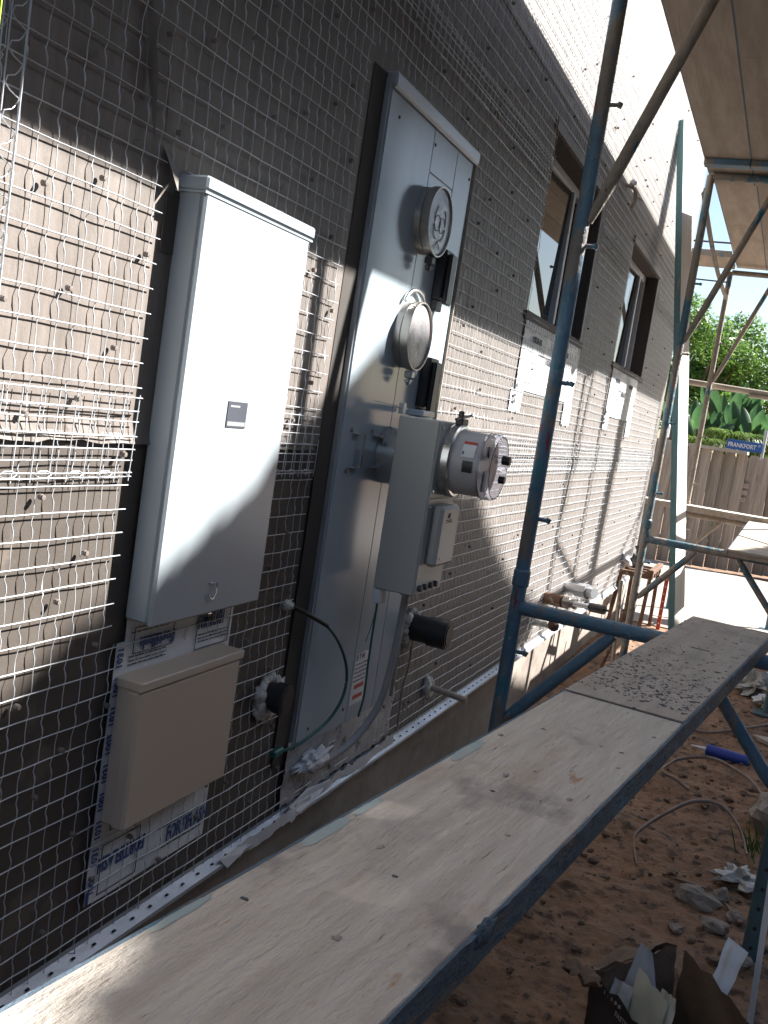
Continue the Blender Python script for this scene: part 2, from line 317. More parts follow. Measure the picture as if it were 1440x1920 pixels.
# one sheet front for the upper paper, with a ragged lower edge lying over the lower sheet
up.box((-5, 8.45, -1.12), (-.25, 8.65, 3.3)); up.box((-5, -2.2, -1.12), (-.25, -2.0, 3.3)); up.box((-5, -2.2, 3.3), (0, 8.65, 3.4))
obj('wall', up, 'paper', B)
u2 = MB(); u2.box((-.25, -2.2, 1.27), (.003, 8.65, 3.3)); obj('upper_wall', u2, 'paper_sunlit', B)  # sunlit look put into the paper colour above the plank shadow
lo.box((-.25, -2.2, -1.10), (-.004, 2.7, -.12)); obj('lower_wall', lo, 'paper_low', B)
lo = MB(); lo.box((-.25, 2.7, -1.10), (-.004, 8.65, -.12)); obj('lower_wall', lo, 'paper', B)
lap = MB(); n = 420; V = []
for i in range(n+1):
    y = -2.2+10.85*i/n; e = .006*noise.noise(Vector((y*9, 0, 0)))+.004*noise.noise(Vector((y*40, 2, 0)))
    V += [(.0005, y, -.10), (.003+.003*noise.noise(Vector((y*14, 5, 0))), y, -.118), (.006+.006*abs(noise.noise(Vector((y*11, 7, 0)))), y, -.135+e)]
lap.add(V, [(3*i+k, 3*i+k+1, 3*i+k+4, 3*i+k+3) for i in range(n) if not 2.16 < V[3*i][1] < 2.95 for k in (0, 1)]); obj('paper_lap', lap, 'paper', B)
# torn flaps by the white cabinet
tf = MB(); tf.add([(.002, 1.44, .37), (.03, 1.455, .30), (.002, 1.49, .345), (.002, 1.42, .52), (.004, 1.435, .43)], [(0, 1, 2), (0, 4, 3)]); tf.add([(.001, 1.34, .62), (.012, 1.36, .55), (.02, 1.375, .47), (.012, 1.40, .36), (.001, 1.37, .48)], [(0, 1, 4), (1, 2, 4), (2, 3, 4)]); obj('torn_paper', tf, 'paper', B)
fd = MB(); fd.box((-.3, -2.2, -1.60), (-.022, 8.62, -1.10)); obj('foundation', fd, 'foundation', B)
ws = MB(); n = 160; V = []
for i in range(n+1):
    y = -2+10.6*i/n; q = -1.085-.012*min(1, max(0, (y-1)/2)); b_ = .003*noise.noise(Vector((y*5, 0, 3)))
    V += [(.0035, y, q+.010), (.0035, y, q), (.026+b_, y, q-.016+b_), (.027+b_, y, q-.024), (-.02, y, q-.026)]
ws.add(V, [(5*i+k, 5*i+k+1, 5*i+k+6, 5*i+k+5) for i in range(n) for k in range(4)]); obj('weep_screed', ws, 'screed', B)
wh = MB()
for i in range(120):
    y = 1.15+i*.06; q = -1.085-.012*min(1, max(0, (y-1)/2))
    wh.box((.014, y, q-.0072), (.019, y+.007, q-.0045), None)
obj('weep_holes', wh, 'black', B)['kind'] = 'stuff'
# reveals + windows
def window(y0, y1, split, curtain):
    z0, z1 = .45, 1.14
    wn = MB()
    for a, b in (((-.16, y0-.002, z0-.03), (-.004, y1+.002, z0+.004)), ((-.16, y0-.002, z1-.004), (-.004, y1+.002, z1+.03)), ((-.16, y0-.03, z0), (-.004, y0+.004, z1)), ((-.16, y1-.004, z0), (-.004, y1+.03, z1))): wn.box(a, b)
    root = obj('window', wn, 'reveal', B)
    fr = MB(); fx0, fx1 = -.125, -.085
    fr.box((fx0, y0+.004, z0+.004), (fx1, y1-.004, z0+.04), bev=.004); fr.box((fx0, y0+.004, z1-.044), (fx1, y1-.004, z1-.004), bev=.004)
    fr.box((fx0, y0+.004, z0+.04), (fx1, y0+.03, z1-.044), bev=.004); fr.box((fx0, y1-.04, z0+.04), (fx1, y1-.004, z1-.044), bev=.004)
    fr.box((fx0+.004, split-.022, z0+.038), (fx1+.006, split+.022, z1-.042), bev=.004)
    obj('window_frame', fr, 'window_frame', root)
    g1 = MB(); _c = Vector((-.109, (y0+split)/2, (z0+z1)/2)); g1.box((-.112, y0+.028, z0+.038), (-.106, split-.02, z1-.042), Matrix.Translation(_c) @ Matrix.Rotation(R(1.4), 4, 'Y') @ Matrix.Rotation(R(-1.0), 4, 'Z') @ Matrix.Translation(-_c)); obj('window_pane', g1, 'glass', root)
    if curtain:
        c = MB(); c.box((-.15, split+.022, z0+.03), (-.128, split+.07, z1-.03)); obj('wood_jamb', c, 'red_wood', root)
        c = MB(); c.box((-.19, split+.07, z0), (-.16, y1, z1)); obj('interior_board', c, 'beige', root)
    else:
        g1 = MB(); g1.box((-.118, split+.02, z0+.038), (-.113, y1-.038, z1-.042)); obj('window_pane', g1, 'glass', root)
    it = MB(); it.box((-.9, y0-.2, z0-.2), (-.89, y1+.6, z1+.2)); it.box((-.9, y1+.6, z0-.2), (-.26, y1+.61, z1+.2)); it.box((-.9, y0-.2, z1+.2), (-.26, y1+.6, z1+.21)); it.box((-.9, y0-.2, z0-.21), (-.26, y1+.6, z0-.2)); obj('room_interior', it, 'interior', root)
    # header strip and mesh edges round the opening
    tr = MB(); tr.box((.001, y0-.04, z1), (.012, y1+.04, z1+.035)); obj('window_header', tr, 'paper', root); tr = MB(); tr.box((.001, y0-.035, z0-.035), (.01, y1+.035, z0-.004)); obj('window_casing', tr, 'reveal', root)
    return root
window(3.90, 4.97, 4.70, True); window(5.98, 7.18, 6.90, False)

# flashing sheets
def sheet(pts_grid, mat, name='flashing', parent=B):
    mb = MB(); ny = len(pts_grid[0])
    mb.add([p for r_ in pts_grid for p in r_], [(i*ny+j, i*ny+j+1, (i+1)*ny+j+1, (i+1)*ny+j) for i in range(len(pts_grid)-1) for j in range(ny-1)], True)
    return obj(name, mb, mat, parent)
def flat_sheet(y0, y1, z0, z1, x=.003, amp=.002, fr=8, mat='flashing', sk=0., ragged=0.):
    g_ = []
    for i in range(25):
        r_ = []
        for j in range(25):
            y = y0+(y1-y0)*i/24+sk*(j/24.); z = z0+(z1-z0)*j/24
            if ragged and j in (0, 24): z += ragged*noise.noise(Vector((y*30, z, 0)))
            r_.append((x+amp*(1+noise.noise(Vector((y*fr, z*fr, x*50)))), y, z))
        g_.append(r_)
    return sheet(g_, mat)
f1 = flat_sheet(1.505, 1.89, -1.012, -.44, .002, .0015)
tx = MB(); bx_ = .0062
text_mb(tx, 'FORTIFLASH', .047, onwall(bx_, 1.735, -.972), bold=.0009, sx=.60)
text_mb(tx, 'FORTIFLASH', .043, onwall(bx_, 1.655, -.925, flip=True), bold=.0009, sx=.62)
text_mb(tx, 'FORTIFLASH', .042, onwall(bx_, 1.75, -.515), bold=.0012, sx=.42)
text_mb(tx, 'Fortiflash', .034, onwall(bx_, 1.665, -.502, flip=True), bold=.0012, sx=.9)
obj('printed_lettering', tx, 'ink', f1)
tl = MB()
def lines(mb, y0, y1, z0, z1, k, x=bx_, th=.0022):
    for i in range(k):
        z = z0+(z1-z0)*i/max(1, k-1); y = y0
        while y < y1:
            l_ = random.uniform(.006, .02); mb.box((x-.0005, y, z), (x+.0006, min(y1, y+l_), z+th*random.uniform(.7, 1.2))); y += l_+.004
def rect(mb, y0, y1, z0, z1, x=bx_, th=.0016):
    for a in ((y0, y1, z0, z0+th), (y0, y1, z1-th, z1), (y0, y0+th, z0+th, z1-th), (y1-th, y1, z0+th, z1-th)): mb.box((x-.0005, a[0], a[2]), (x+.0005, a[1], a[3]))
lines(tl, 1.72, 1.87, -.982, -.978, 1); lines(tl, 1.53, 1.61, -.875, -.85, 5); rect(tl, 1.515, 1.635, -1.0, -.90); lines(tl, 1.70, 1.86, -.935, -.93, 1)
rect(tl, 1.745, 1.875, -.56, -.475); lines(tl, 1.755, 1.87, -.545, -.53, 3); lines(tl, 1.52, 1.64, -.55, -.535, 3); rect(tl, 1.53, 1.66, -.53, -.478); lines(tl, 1.52, 1.64, -.488, -.484, 1)
obj('printed_lines', tl, 'ink_black', f1)
# blue printed selvedge strip on the left edge of that sheet
f1b = flat_sheet(1.478, 1.506, -1.008, -.50, .004, .002); tb = MB()
for k in range(9): text_mb(tb, random.choice(['1031', '1002', '1001']), .026, (lambda u, v, w_, k=k: (.0092+w_, 1.482+v*.9, -.99+.055*k+u)), bold=.0005, sx=.8)
tb.box((.0086, 1.479, -1.006), (.0092, 1.487, -.98)); obj('printed_lettering', tb, 'ink', f1b)
# under the tall grey panel: crumpled foil-like flashing
flat_sheet(2.26, 3.02, -1.075, -.90, .004, .006, 22, 'flash_dirty', ragged=.02)
fl = flat_sheet(2.30, 3.05, -1.112, -1.075, .012, .009, 9, 'flashing', ragged=.02)
fl = flat_sheet(2.05, 2.42, -1.118, -1.085, .018, .009, 9, 'flashing', ragged=.02)
fl2 = MB(); fl2.add([(.02, 2.30, -1.08), (.03, 2.35, -1.11), (.03, 2.46, -1.10), (.02, 2.54, -1.08), (.01, 2.42, -1.07)], [(0, 1, 2, 3, 4)]); fl2.add([(.025, 1.95, -1.09), (.032, 1.98, -1.12), (.03, 2.05, -1.11), (.02, 2.10, -1.09)], [(0, 1, 2, 3)]); obj('loose_flashing_strip', fl2, 'flashing', B)
for (a, b, hgt) in ((3.87, 5.03, .14), (5.97, 7.05, .13)):
    q = flat_sheet(a+.02, b-.03, hgt, .43, .003, .003, 10); flat_sheet(a-.03, a+.15, .05, hgt, .004, .003, 12, ragged=.01); flat_sheet(b-.2, b-.02, .03, hgt, .004, .003, 12, ragged=.01)
    tq = MB()
    for k in range(3): text_mb(tq, 'FORTIFLASH', .035, onwall(.0105, a+.16+.27*k, .34-.07*(k % 2)), bold=.0004, sx=.8)
    lines(tq, a+.3, b-.4, .30, .31, 1, .0105, .003)
    text_mb(tq, 'N Z', .05, (lambda u, v, w_, a=a: (.011+w_, a-.0+v, .08+u)), bold=.002)
    obj('printed_lettering', tq, 'ink_black', q)

# wire lath -------------------------------------------------------
SY, SZ = .0405, .0425
HOLES = [(1.458, 1.915, -.49, .345), (1.49, 1.862, -.87, -.535), (2.175, 3.005, -.94, .815), (3.90, 4.97, .46, 1.13), (5.98, 7.18, .46, 1.13)]
def inhole(y, z): return any(a < y < b and c < z < d for a, b, c, d in HOLES)
def hw(y, z, k): return .0085+.0045*noise.noise(Vector((y*2.6, k*.9, 0)))+.003*noise.noise(Vector((y*9, k, 5)))
lath_h, lath_v = MB(), MB()
WR = .0014
def wire_run(mb, pts, r=WR):
    run = []
    for p in pts+[None]:
        if p is None or inhole(p[1], p[2]):
            if len(run) > 1:
                n0 = len(mb.v); k = len(run)
                for i, q in enumerate(run):
                    d = Vector(run[min(i+1, k-1)][:3])-Vector(run[max(i-1, 0)][:3]); d.normalize(); a = Vector((1, 0, 0)); b = d.cross(a).normalized()
                    for t in (90, 210, 330): mb.v.append(tuple(Vector(q[:3])+(a*math.sin(R(t))+b*math.cos(R(t)))*(q[3] if len(q) > 3 else r)))
                for i in range(k-1):
                    for t in range(3): mb.f.append((n0+3*i+t, n0+3*i+(t+1) % 3, n0+3*i+3+(t+1) % 3, n0+3*i+3+t)); mb.sm.append(True)
            run = []
        else: run.append(p)
k = 0; z = -1.10
while z < 2.95:
    far = z > 1.3
    step = .03 if not far else .08
    pts = []; y = -.2 if z < 1.2 else 1.5
    while y < 8.6:
        pts.append((hw(y, z, k), y, z+.0022*noise.noise(Vector((y*3, k*1.1, 9)))+.0012*noise.noise(Vector((y*14, k, 4))))); y += step if y < 4 else .1
    wire_run(lath_h, pts, WR*(1 if z < 1.3 else 1.15)); k += 1; z += SZ
# lapped courses where two rolls overlap
for zz in (-.055, -.078, -.097, -.122, -.145, -.185, -.192, .94, .965, 1.005, 1.03):
    pts = []; y = -.2
    while y < 8.6: pts.append((hw(y, zz, k)+.004, y, zz+.004*noise.noise(Vector((y*2, k, 9))))); y += .03 if y < 4 else .1
    wire_run(lath_h, pts); k += 1
c = 0; y = .86
while y < 8.6:
    z = -1.10; pts = []; row = 0
    zt = 2.9 if y > 2 else 1.5
    while z < zt:
        base = hw(y, z, row)-.002; tw = .0012*noise.noise(Vector((y*30, z*9, 2)))+.0035*noise.noise(Vector((y*5, z*3, 6)))
        q = random.uniform(.75, 1.2); kk = (row+(c*7 % 5 == 0)) % 2
        pts.append((base, y+tw, z+.001))
        if y < 5.2 and kk: pts += [(base+.001, y+.0008*q+tw, z+.15*SZ, WR*.7), (base+.002, y-.0020*q+tw, z+.42*SZ, WR*1.15), (base, y-.0048*q+tw, z+.66*SZ, WR*.65), (base-.001, y-.0010*q+tw, z+.90*SZ)]
        elif y < 5.2: pts += [(base-.001, y+.0016*noise.noise(Vector((y*60, z*40, 3)))+tw, z+.5*SZ)]
        elif kk: pts += [(base, y-.008, z+.6*SZ)]
        z += SZ; row += 1
    wire_run(lath_v, pts, WR*.64); c += 1; y += SY*random.uniform(.97, 1.03)
y = .875
while y < 8.6:          # doubled uprights inside the laps
    for a, b in ((-.20, -.05), (.93, 1.04)): wire_run(lath_v, [(.012, y+.001*i, a+(b-a)*i/5) for i in range(6)], WR*.8)
    y += SY
# small wire hooks along the lap
for i in range(60):
    y = 1.0+i*.075; zz = -.187
    if inhole(y, zz): continue
    wire_run(lath_v, [(.014, y+.02*math.cos(t)*.9, zz+.006*math.sin(t)) for t in [R(a) for a in range(0, 361, 60)]], WR*.8)
obj('wire_mesh_strands', lath_h, 'galv', B)['kind'] = 'stuff'; obj('wire_mesh_uprights', lath_v, 'galv', B)['kind'] = 'stuff'
# corner roll near the camera: straight strands and hexagon netting
cr = MB()
for yy, dx in ((1.0, .03), (1.025, .036), (1.045, .03), (1.066, .04), (1.071, .034), (.975, .03), (.95, .03)):
    wire_run(cr, [(dx, yy+.002*noise.noise(Vector((yy*50, z_*.3, 0))), -1.05+z_*.1) for z_ in range(26) for z_ in [z_]], WR)
for yy in [.95+.036*i for i in range(4)]:
    for q in range(80):
        z_ = -.3+q*.022; s_ = 1 if q % 2 else -1; o_ = .011
        wire_run(cr, [(.03, yy-o_*s_, z_), (.034, yy-o_*s_*1.1, z_+.009), (.032, yy+o_*s_*.3, z_+.015), (.03, yy+o_*s_, z_+.022)], WR*.8)
obj('corner_netting', cr, 'galv', B)['kind'] = 'stuff'
# furring nails
nm = MB(); nm.lathe([(0, .0001), (0, .0048), (.006, .005), (.0065, .0044), (.0095, .0042), (.010, .0001)], (0, 0, 0), 'x', 10, True)
nmesh = None; cnt = 0; farn = MB()
for i in range(64):
    for j in range(17):
        y = .99+i*.1215+random.uniform(-.012, .012)+(j % 2)*.06; z = -1.0+j*SZ*4+random.uniform(-.012, .012)+(i % 3)*.045
        if inhole(y, z) or y > 8.5 or y > 2.2 and (i+j) % 2 or y > 3.5 and (i+2*j) % 3: continue
        if z > 1.4 and y < 2.5: continue
        x = .006
        if cnt < 96 and y < 3.9:
            if nmesh is None: q = obj('furring_nail', nm, 'washer', B, local=True); nmesh = q
            else: q = nmesh.copy(); col.objects.link(q); q.parent = B
            q.location = Vector((x, y, z+OZ))-B.location; cnt += 1
        else: farn.lathe([(0, .0001), (0, .0052), (.009, .0052), (.009, .0001)], (x, y, z), 'x', 7)
for i in range(14):
    farn.lathe([(0, .0001), (0, .006), (.011, .006), (.011, .0001)], (.006, 3.2+5*random.random(), 1.2+1.4*random.random()), 'x', 7)
obj('far_furring_nails', farn, 'washer', B)['kind'] = 'stuff'

# ================================================================== EQUIPMENT ON THE WALL
# white cabinet
T = thing('electrical_panel', 'tall light grey breaker panel, half in bright sun, left of the two-meter panel', 'electrical panel', (.03, 1.695, -.463))
b = MB(); b.box((0, 1.499, -.458), (.049, 1.889, .318), bev=.004); obj('body', b, 'panel_side', T)
b = MB(); b.box((.0505, 1.495, -.463), (.0605, 1.893, .312), bev=.005); dr = obj('door', b, 'panel_white', T)
b = MB(); b.box((.061, 1.657, -.0905), (.0622, 1.729, -.040)); st_ = obj('sticker', b, 'ink_black', dr)
b = MB(); b.box((.0623, 1.66, -.087), (.0627, 1.726, -.079)); b.box((.0623, 1.665, -.051), (.0627, 1.70, -.047)); obj('sticker_print', b, 'trim', st_)
b = MB(); b.tube([(.063, 1.676, -.398), (.066, 1.699, -.398), (.066, 1.700, -.418), (.066, 1.695, -.428), (.066, 1.686, -.432), (.066, 1.678, -.428), (.064, 1.676, -.420)], .0018, 8); obj('latch', b, 'steel', dr)
b = MB(); b.box((.0, 1.487, .3135), (.066, 1.903, .338), bev=.004); b.box((.0, 1.4885, .3085), (.0625, 1.9015, .3125)); obj('top_cap', b, 'panel_white', T)
b = MB(); b.box((.001, 1.462, .20), (.0045, 1.4985, .30)); obj('mounting_flange', b, 'reveal', T)
b = MB(); b.lathe([(-.012, .006), (0, .006), (.001, .0001)], (.045, 1.72, -.468), 'y', 8); obj('bolt', b, 'steel', T); b = MB(); b.lathe([(0, .0001), (0, .006), (.008, .006), (.008, .001)], (.04, 1.79, .3385), 'z', 8); obj('bolt', b, 'steel', T)
# tan box
T = thing('junction_box', 'square tan metal box below the tall light grey breaker panel', 'electrical box', (.04, 1.67, -.85))
b = MB(); b.box((.006, 1.494, -.845), (.056, 1.848, -.578), bev=.003); b.box((.03, 1.4915, -.850), (.0605, 1.8505, -.584), bev=.005); obj('body', b, 'tan', T)
b = MB(); b.box((.002, 1.488, -.5815), (.066, 1.853, -.5635), bev=.002); obj('lid', b, 'tan', T)
for yy in (1.545, 1.79): b = MB(); b.lathe([(0, .0001), (0, .004), (-.006, .004), (-.006, .0001)], (.052, yy, -.85), 'z', 8); obj('screw', b, 'steel', T)
# grey two-meter panel
T = thing('meter_panel', 'tall blue-grey meter main panel with two round meter sockets', 'meter panel', (.03, 2.55, -.905))
PX = .04
b = MB(); b.box((.001, 2.236, -.905), (PX-.003, 2.898, .764), bev=.003); obj('body', b, 'panel_grey', T)
b = MB(); b.box((PX-.0025, 2.238, -.903), (PX, 2.546, .738), bev=.001); obj('cover', b, 'panel_grey', T)
b = MB(); b.box((PX-.0025, 2.549, .6275), (PX, 2.742, .738), bev=.001); obj('cover', b, 'panel_grey', T)
b = MB(); b.box((PX-.0025, 2.549, -.903), (PX, 2.742, .6235), bev=.001); obj('cover', b, 'panel_grey', T)
b = MB(); b.box((PX-.0025, 2.7455, -.903), (PX, 2.886, .738), bev=.001); obj('cover', b, 'panel_grey', T)
b = MB(); b.box((.001, 2.232, .742), (PX+.012, 2.904, .776), bev=.004); b.box((.001, 2.234, .7385), (PX+.007, 2.902, .7415)); obj('top_cap', b, 'trim', T)
b = MB(); b.box((.001, 2.899, -.905), (.046, 2.9035, .738)); obj('side_flange', b, 'rail_wood', T)
b = MB(); b.box((.001, 2.2295, -.905), (.036, 2.2345, .76)); b.box((.001, 2.905, -.905), (.03, 2.910, .74)); obj('side_flange', b, 'trim', T)
for yy, zz in ((2.561, .70), (2.6, -.19), (2.71, .2), (2.30, .69), (2.30, -.86), (2.52, -.86), (2.87, .69)): b = MB(); b.lathe([(0, .0045), (.002, .0045), (.003, .0001)], (PX, yy, zz), 'x', 8); obj('screw', b, 'dark_metal', T)
def meter_socket(yc, zc, sunny):
    t = thing('meter_socket', ('empty round meter socket with pale blue cover, upper of two on grey panel' if not sunny else 'empty round meter socket with scuffed grey cover, lower of two on grey panel'), 'meter socket', (PX, yc, zc), 0, 'round meter sockets')
    b = MB(); b.lathe([(0, .089), (.018, .088), (.0195, .082)], (PX, yc, zc), 'x', 56); obj('socket_hub', b, 'bronze', t)
    b = MB(); b.lathe([(.018, .082), (.021, .082), (.021, .091), (.0225, .092), (.045, .092), (.046, .091), (.046, .0885), (.045, .0875), (.038, .0865)], (PX, yc, zc), 'x', 56); rg = obj('sealing_ring', b, 'bronze', t)
    b = MB(); b.lathe([(.038, .0865), (.040, .084), (.0415, .06), (.0425, .03), (.043, .0001)], (PX, yc, zc), 'x', 48); cv = obj('blank_cover', b, 'cover_grey' if sunny else 'cover_blue', t)
    b = MB()
    if not sunny:
        for sgn in (-1, 1):
            b.tube([(PX+.0435, yc+sgn*(.018+.026*math.sin(a)), zc-.005+.042*math.cos(a)) for a in [R(20+14*i) for i in range(14)]], .0012, 5)
            b.tube([(PX+.0435, yc+sgn*(.018+.022*math.cos(a)), zc-.006+.02*math.sin(a)) for a in [R(18*i) for i in range(20)]], .0011, 5)
        b.tube([(PX+.0435, yc-.02, zc-.075), (PX+.0435, yc, zc-.05), (PX+.0435, yc+.025, zc-.07)], .0012, 5)
        obj('moulded_pattern', b, 'pvc', cv)
    b = MB(); b.box((PX+.022, yc-.02, zc-.114), (PX+.044, yc+.008, zc-.0945), bev=.003); b.box((PX+.026, yc-.012, zc-.133), (PX+.038, yc+.001, zc-.115), bev=.003); b.tube([(PX+.032, yc-.03, zc-.123), (PX+.032, yc+.02, zc-.120)], .003, 6); obj('ring_clasp', b, 'dark_metal' if not sunny else 'trim', t)
    if sunny:
        b = MB(); b.tube([(PX+.01, yc+.092*math.cos(a)+.012, zc+.035+.088*math.sin(a)) for a in [R(25+10*i) for i in range(13)]], .006, 8); obj('upper_lip', b, 'steel', t)
    return t
meter_socket(2.575, .502, False); meter_socket(2.555, .192, True)
def breaker_handle(y0, z0, z1, lab):
    t = thing('breaker_handle', lab, 'breaker cover', (PX+.01, y0+.03, z0), 0, 'black breaker covers')
    b = MB(); b.box((PX+.0005, y0, z0), (PX+.030, y0+.072, z1), bev=.004); obj('housing', b, 'black', t)
    b = MB(); b.box((PX+.0305, y0+.012, z0-.012), (PX+.045, y0+.058, z1-.01), bev=.004); obj('cover_flap', b, 'black', t)
    b = MB(); b.box((PX+.0005, y0+.008, z0-.032), (PX+.018, y0+.06, z0-.001), bev=.003); obj('hinge', b, 'dark_metal', t)
breaker_handle(2.70, .315, .455, 'black breaker cover beside the upper round meter socket')
breaker_handle(2.71, .005, .150, 'black breaker cover beside the lower round meter socket')
def pull(y, lab):
    t = thing('pull_handle', lab, 'handle', (PX, y, -.125), 0, 'steel pull handles')
    b = MB(); b.box((PX+.016, y-.006, -.17), (PX+.0185, y+.006, -.085)); obj('grip', b, 'steel', t)
    b = MB(); b.box((PX+.0005, y-.040, -.0865), (PX+.016, y-.001, -.0845)); b.box((PX+.0005, y-.040, -.172), (PX+.016, y-.001, -.170)); obj('bracket', b, 'trim', t)
    for zz in (-.076, -.18):
        b = MB(); b.lathe([(0, .006), (.006, .006), (.008, .0001)], (PX+.0006, y-.052, zz), 'x', 8); obj('screw', b, 'bronze', t)
pull(2.345, 'steel pull handle nearer the breaker panel, on blue-grey meter panel'); pull(2.478, 'steel pull handle tucked against the protruding meter box')
# warning label on the panel
lb = MB(); lb.box((PX+.0003, 2.556, -.860), (PX+.0012, 2.652, -.708)); L_ = tag(obj('warning_label', lb, 'flashing', loc=(PX, 2.6, -.78)), 'white warning label with red bars near the foot of the meter panel', 'label')
lb = MB(); text_mb(lb, 'E·T·N', .024, onwall(PX+.0014, 2.562, -.728), depth=.0002, bold=.0008); lines(lb, 2.562, 2.645, -.79, -.742, 5, PX+.0016, .003); obj('label_print', lb, 'ink_black', L_)
lb = MB(); lb.box((PX+.0012, 2.575, -.813), (PX+.0018, 2.640, -.801)); lb.box((PX+.0012, 2.575, -.843), (PX+.0018, 2.640, -.831)); obj('label_red_bars', lb, 'ink_red', L_)

gp_ = MB(); gp_.box((.0008, 2.20, -.955), (.0016, 2.286, .785)); obj('dark_gap_shade', gp_, 'interior', B)  # dark strip painting the shade of the recess beside the panel
# the shallow panel and what is fixed to it: seat them on the paper
def seat(names, K=1.0216, dx=-.022):
    for o in [q for q in col.objects if q.parent is None and q.name.split('.')[0] in names]:
        o.location = Vector((o.location.x+dx, o.location.y*K, (o.location.z-OZ)*K+OZ)); st = list(o.children)+([o] if o.type == 'MESH' else [])
        while st:
            c = st.pop(); st += list(c.children)
            if c.type == 'MESH':
                for v in c.data.vertices: v.co = (v.co.x, v.co.y*K, v.co.z*K)
seat(('meter_panel', 'meter_socket', 'breaker_handle', 'pull_handle', 'warning_label'))
# protruding meter box
MX0, MX1 = .10, .215
T = thing('meter_box', 'narrow warm grey meter box standing out from the panel, carrying the glass meter', 'meter box', (.15, 2.55, -.49))
b = MB(); b.box((MX0, 2.45, -.488), (MX1, 2.662, -.022), bev=.003); obj('body', b, 'mbox', T)
b = MB(); b.box((MX1+.0005, 2.452, -.2235), (MX1+.0035, 2.660, -.025), bev=.001); obj('upper_cover', b, 'mbox', T)
b = MB(); b.box((MX1+.0005, 2.452, -.486), (MX1+.0035, 2.660, -.2275), bev=.001); obj('lower_cover', b, 'mbox', T)
b = MB(); b.box((MX1+.004, 2.485, -.408), (MX1+.036, 2.632, -.243), bev=.009); bd = obj('breaker_door', b, 'mbox', T)
b = MB(); text_mb(b, 'AE', .018, onwall(MX1+.0365, 2.53, -.275), bold=.0005); lines(b, 2.52, 2.57, -.287, -.282, 2, MX1+.0366, .002); obj('door_print', b, 'ink_black', bd)
b = MB(); b.lathe([(0, .003), (.003, .003), (.0035, .0001)], (MX1+.036, 2.515, -.385), 'x', 8); obj('screw', b, 'steel', T)
for zz in (-.205, -.25, -.04): b = MB(); b.lathe([(0, .004), (.004, .004), (.0045, .0001)], (MX1+.0035, 2.465, zz), 'x', 8); obj('screw', b, 'steel', T)
for i, yy in enumerate((2.475, 2.515, 2.56, 2.60)): b = MB(); b.lathe([(0, .009), (.010, .009), (.012, .0001)], (MX1+.0035, yy, -.468), 'x', 6); obj('knockout_nut', b, 'dark_metal', T)
b = MB(); b.lathe([(PX-MX0-.02, .080), (-.03, .080), (-.028, .084), (-.012, .084), (-.010, .074), (-.001, .072)], (MX0, 2.60, -.14), 'x', 48); obj('adapter_ring', b, 'steel', T)
b = MB(); b.box((.075, 2.50, -.02), (.088, 2.525, .01), bev=.002); b.tube([(.08, 2.47, -.002), (.08, 2.55, -.006)], .003, 6); b.tube([(.06, 2.36, .004), (.08, 2.50, -.002)], .001, 4); obj('seal_clasp', b, 'trim', T)
b = MB(); b.box((.045, 2.60, -.02), (.11, 2.70, -.002), bev=.003); obj('top_spacer', b, 'panel_grey', T)
# the meter itself
T = thing('electricity_meter', 'round glass-fronted electricity meter sticking out of the warm grey meter box', 'meter', (MX1, 2.556, -.125))
c0 = (MX1, 2.556, -.122)
b = MB(); b.lathe([(.0, .088), (.004, .0955), (.014, .0985), (.032, .0985), (.036, .094), (.037, .088)], c0, 'x', 64); obj('sealing_ring', b, 'steel', T)
b = MB(); b.lathe([(.034, .0865), (.115, .084), (.1165, .0001)], c0, 'x', 64); dm = obj('meter_body', b, 'drum', T)
gm = bpy.data.materials.new('clear_meter_cover'); gm.use_nodes = True; gp = gm.node_tree.nodes['Principled BSDF']; gp.inputs['Transmission Weight'].default_value = 1; gp.inputs['Roughness'].default_value = .03; gp.inputs['IOR'].default_value = 1.35; gp.inputs['Base Color'].default_value = (.93, .94, 1, 1); MT['clear'] = gm
b = MB(); b.lathe([(.108, .0868), (.112, .089), (.138, .0885), (.146, .084), (.147, .0001)], c0, 'x', 64); b.lathe([(.1440, .0001), (.143, .081), (.137, .0855), (.112, .0865), (.108, .0850)], c0, 'x', 64); obj('clear_cover', b, 'clear', T)
b = MB()
for a, bb in (((.1175, 2.535, -.10), (.120, 2.585, -.07)),): b.box((MX1+a[0], a[1], a[2]), (MX1+bb[0], bb[1], bb[2]))
obj('display', b, 'black', T)
b = MB(); b.box((MX1+.1175, 2.525, -.19), (MX1+.119, 2.585, -.135)); obj('face_plate', b, 'flashing', T)
b = MB(); b.lathe([(.145, .012), (.168, .012), (.170, .0001)], (MX1, 2.575, -.100), 'x', 16); obj('reset_knob', b, 'black', T); b = MB(); b.lathe([(.145, .010), (.163, .010), (.164, .0001)], (MX1, 2.57, -.152), 'x', 16); obj('reset_knob', b, 'black', T)
def drum_patch(x0, x1, a0, a1, r, mat, name):
    b = MB(); n = 8; vs = []
    for i in range(n+1):
        a = R(a0+(a1-a0)*i/n); vs += [(MX1+x0, c0[1]+r*math.cos(a), c0[2]+r*math.sin(a)), (MX1+x1, c0[1]+r*math.cos(a), c0[2]+r*math.sin(a))]
    b.add(vs, [(2*i, 2*i+1, 2*i+3, 2*i+2) for i in range(n)], True); return obj(name, b, mat, dm)
drum_patch(.062, .098, 140, 168, .0872, 'flashing', 'rating_sticker'); drum_patch(.062, .098, 138, 144, .0876, 'ink_red', 'sticker_header'); drum_patch(.070, .098, 174, 194, .0872, 'black', 'barcode_window'); drum_patch(.064, .069, 158, 164, .0876, 'green_wire', 'sticker_mark')
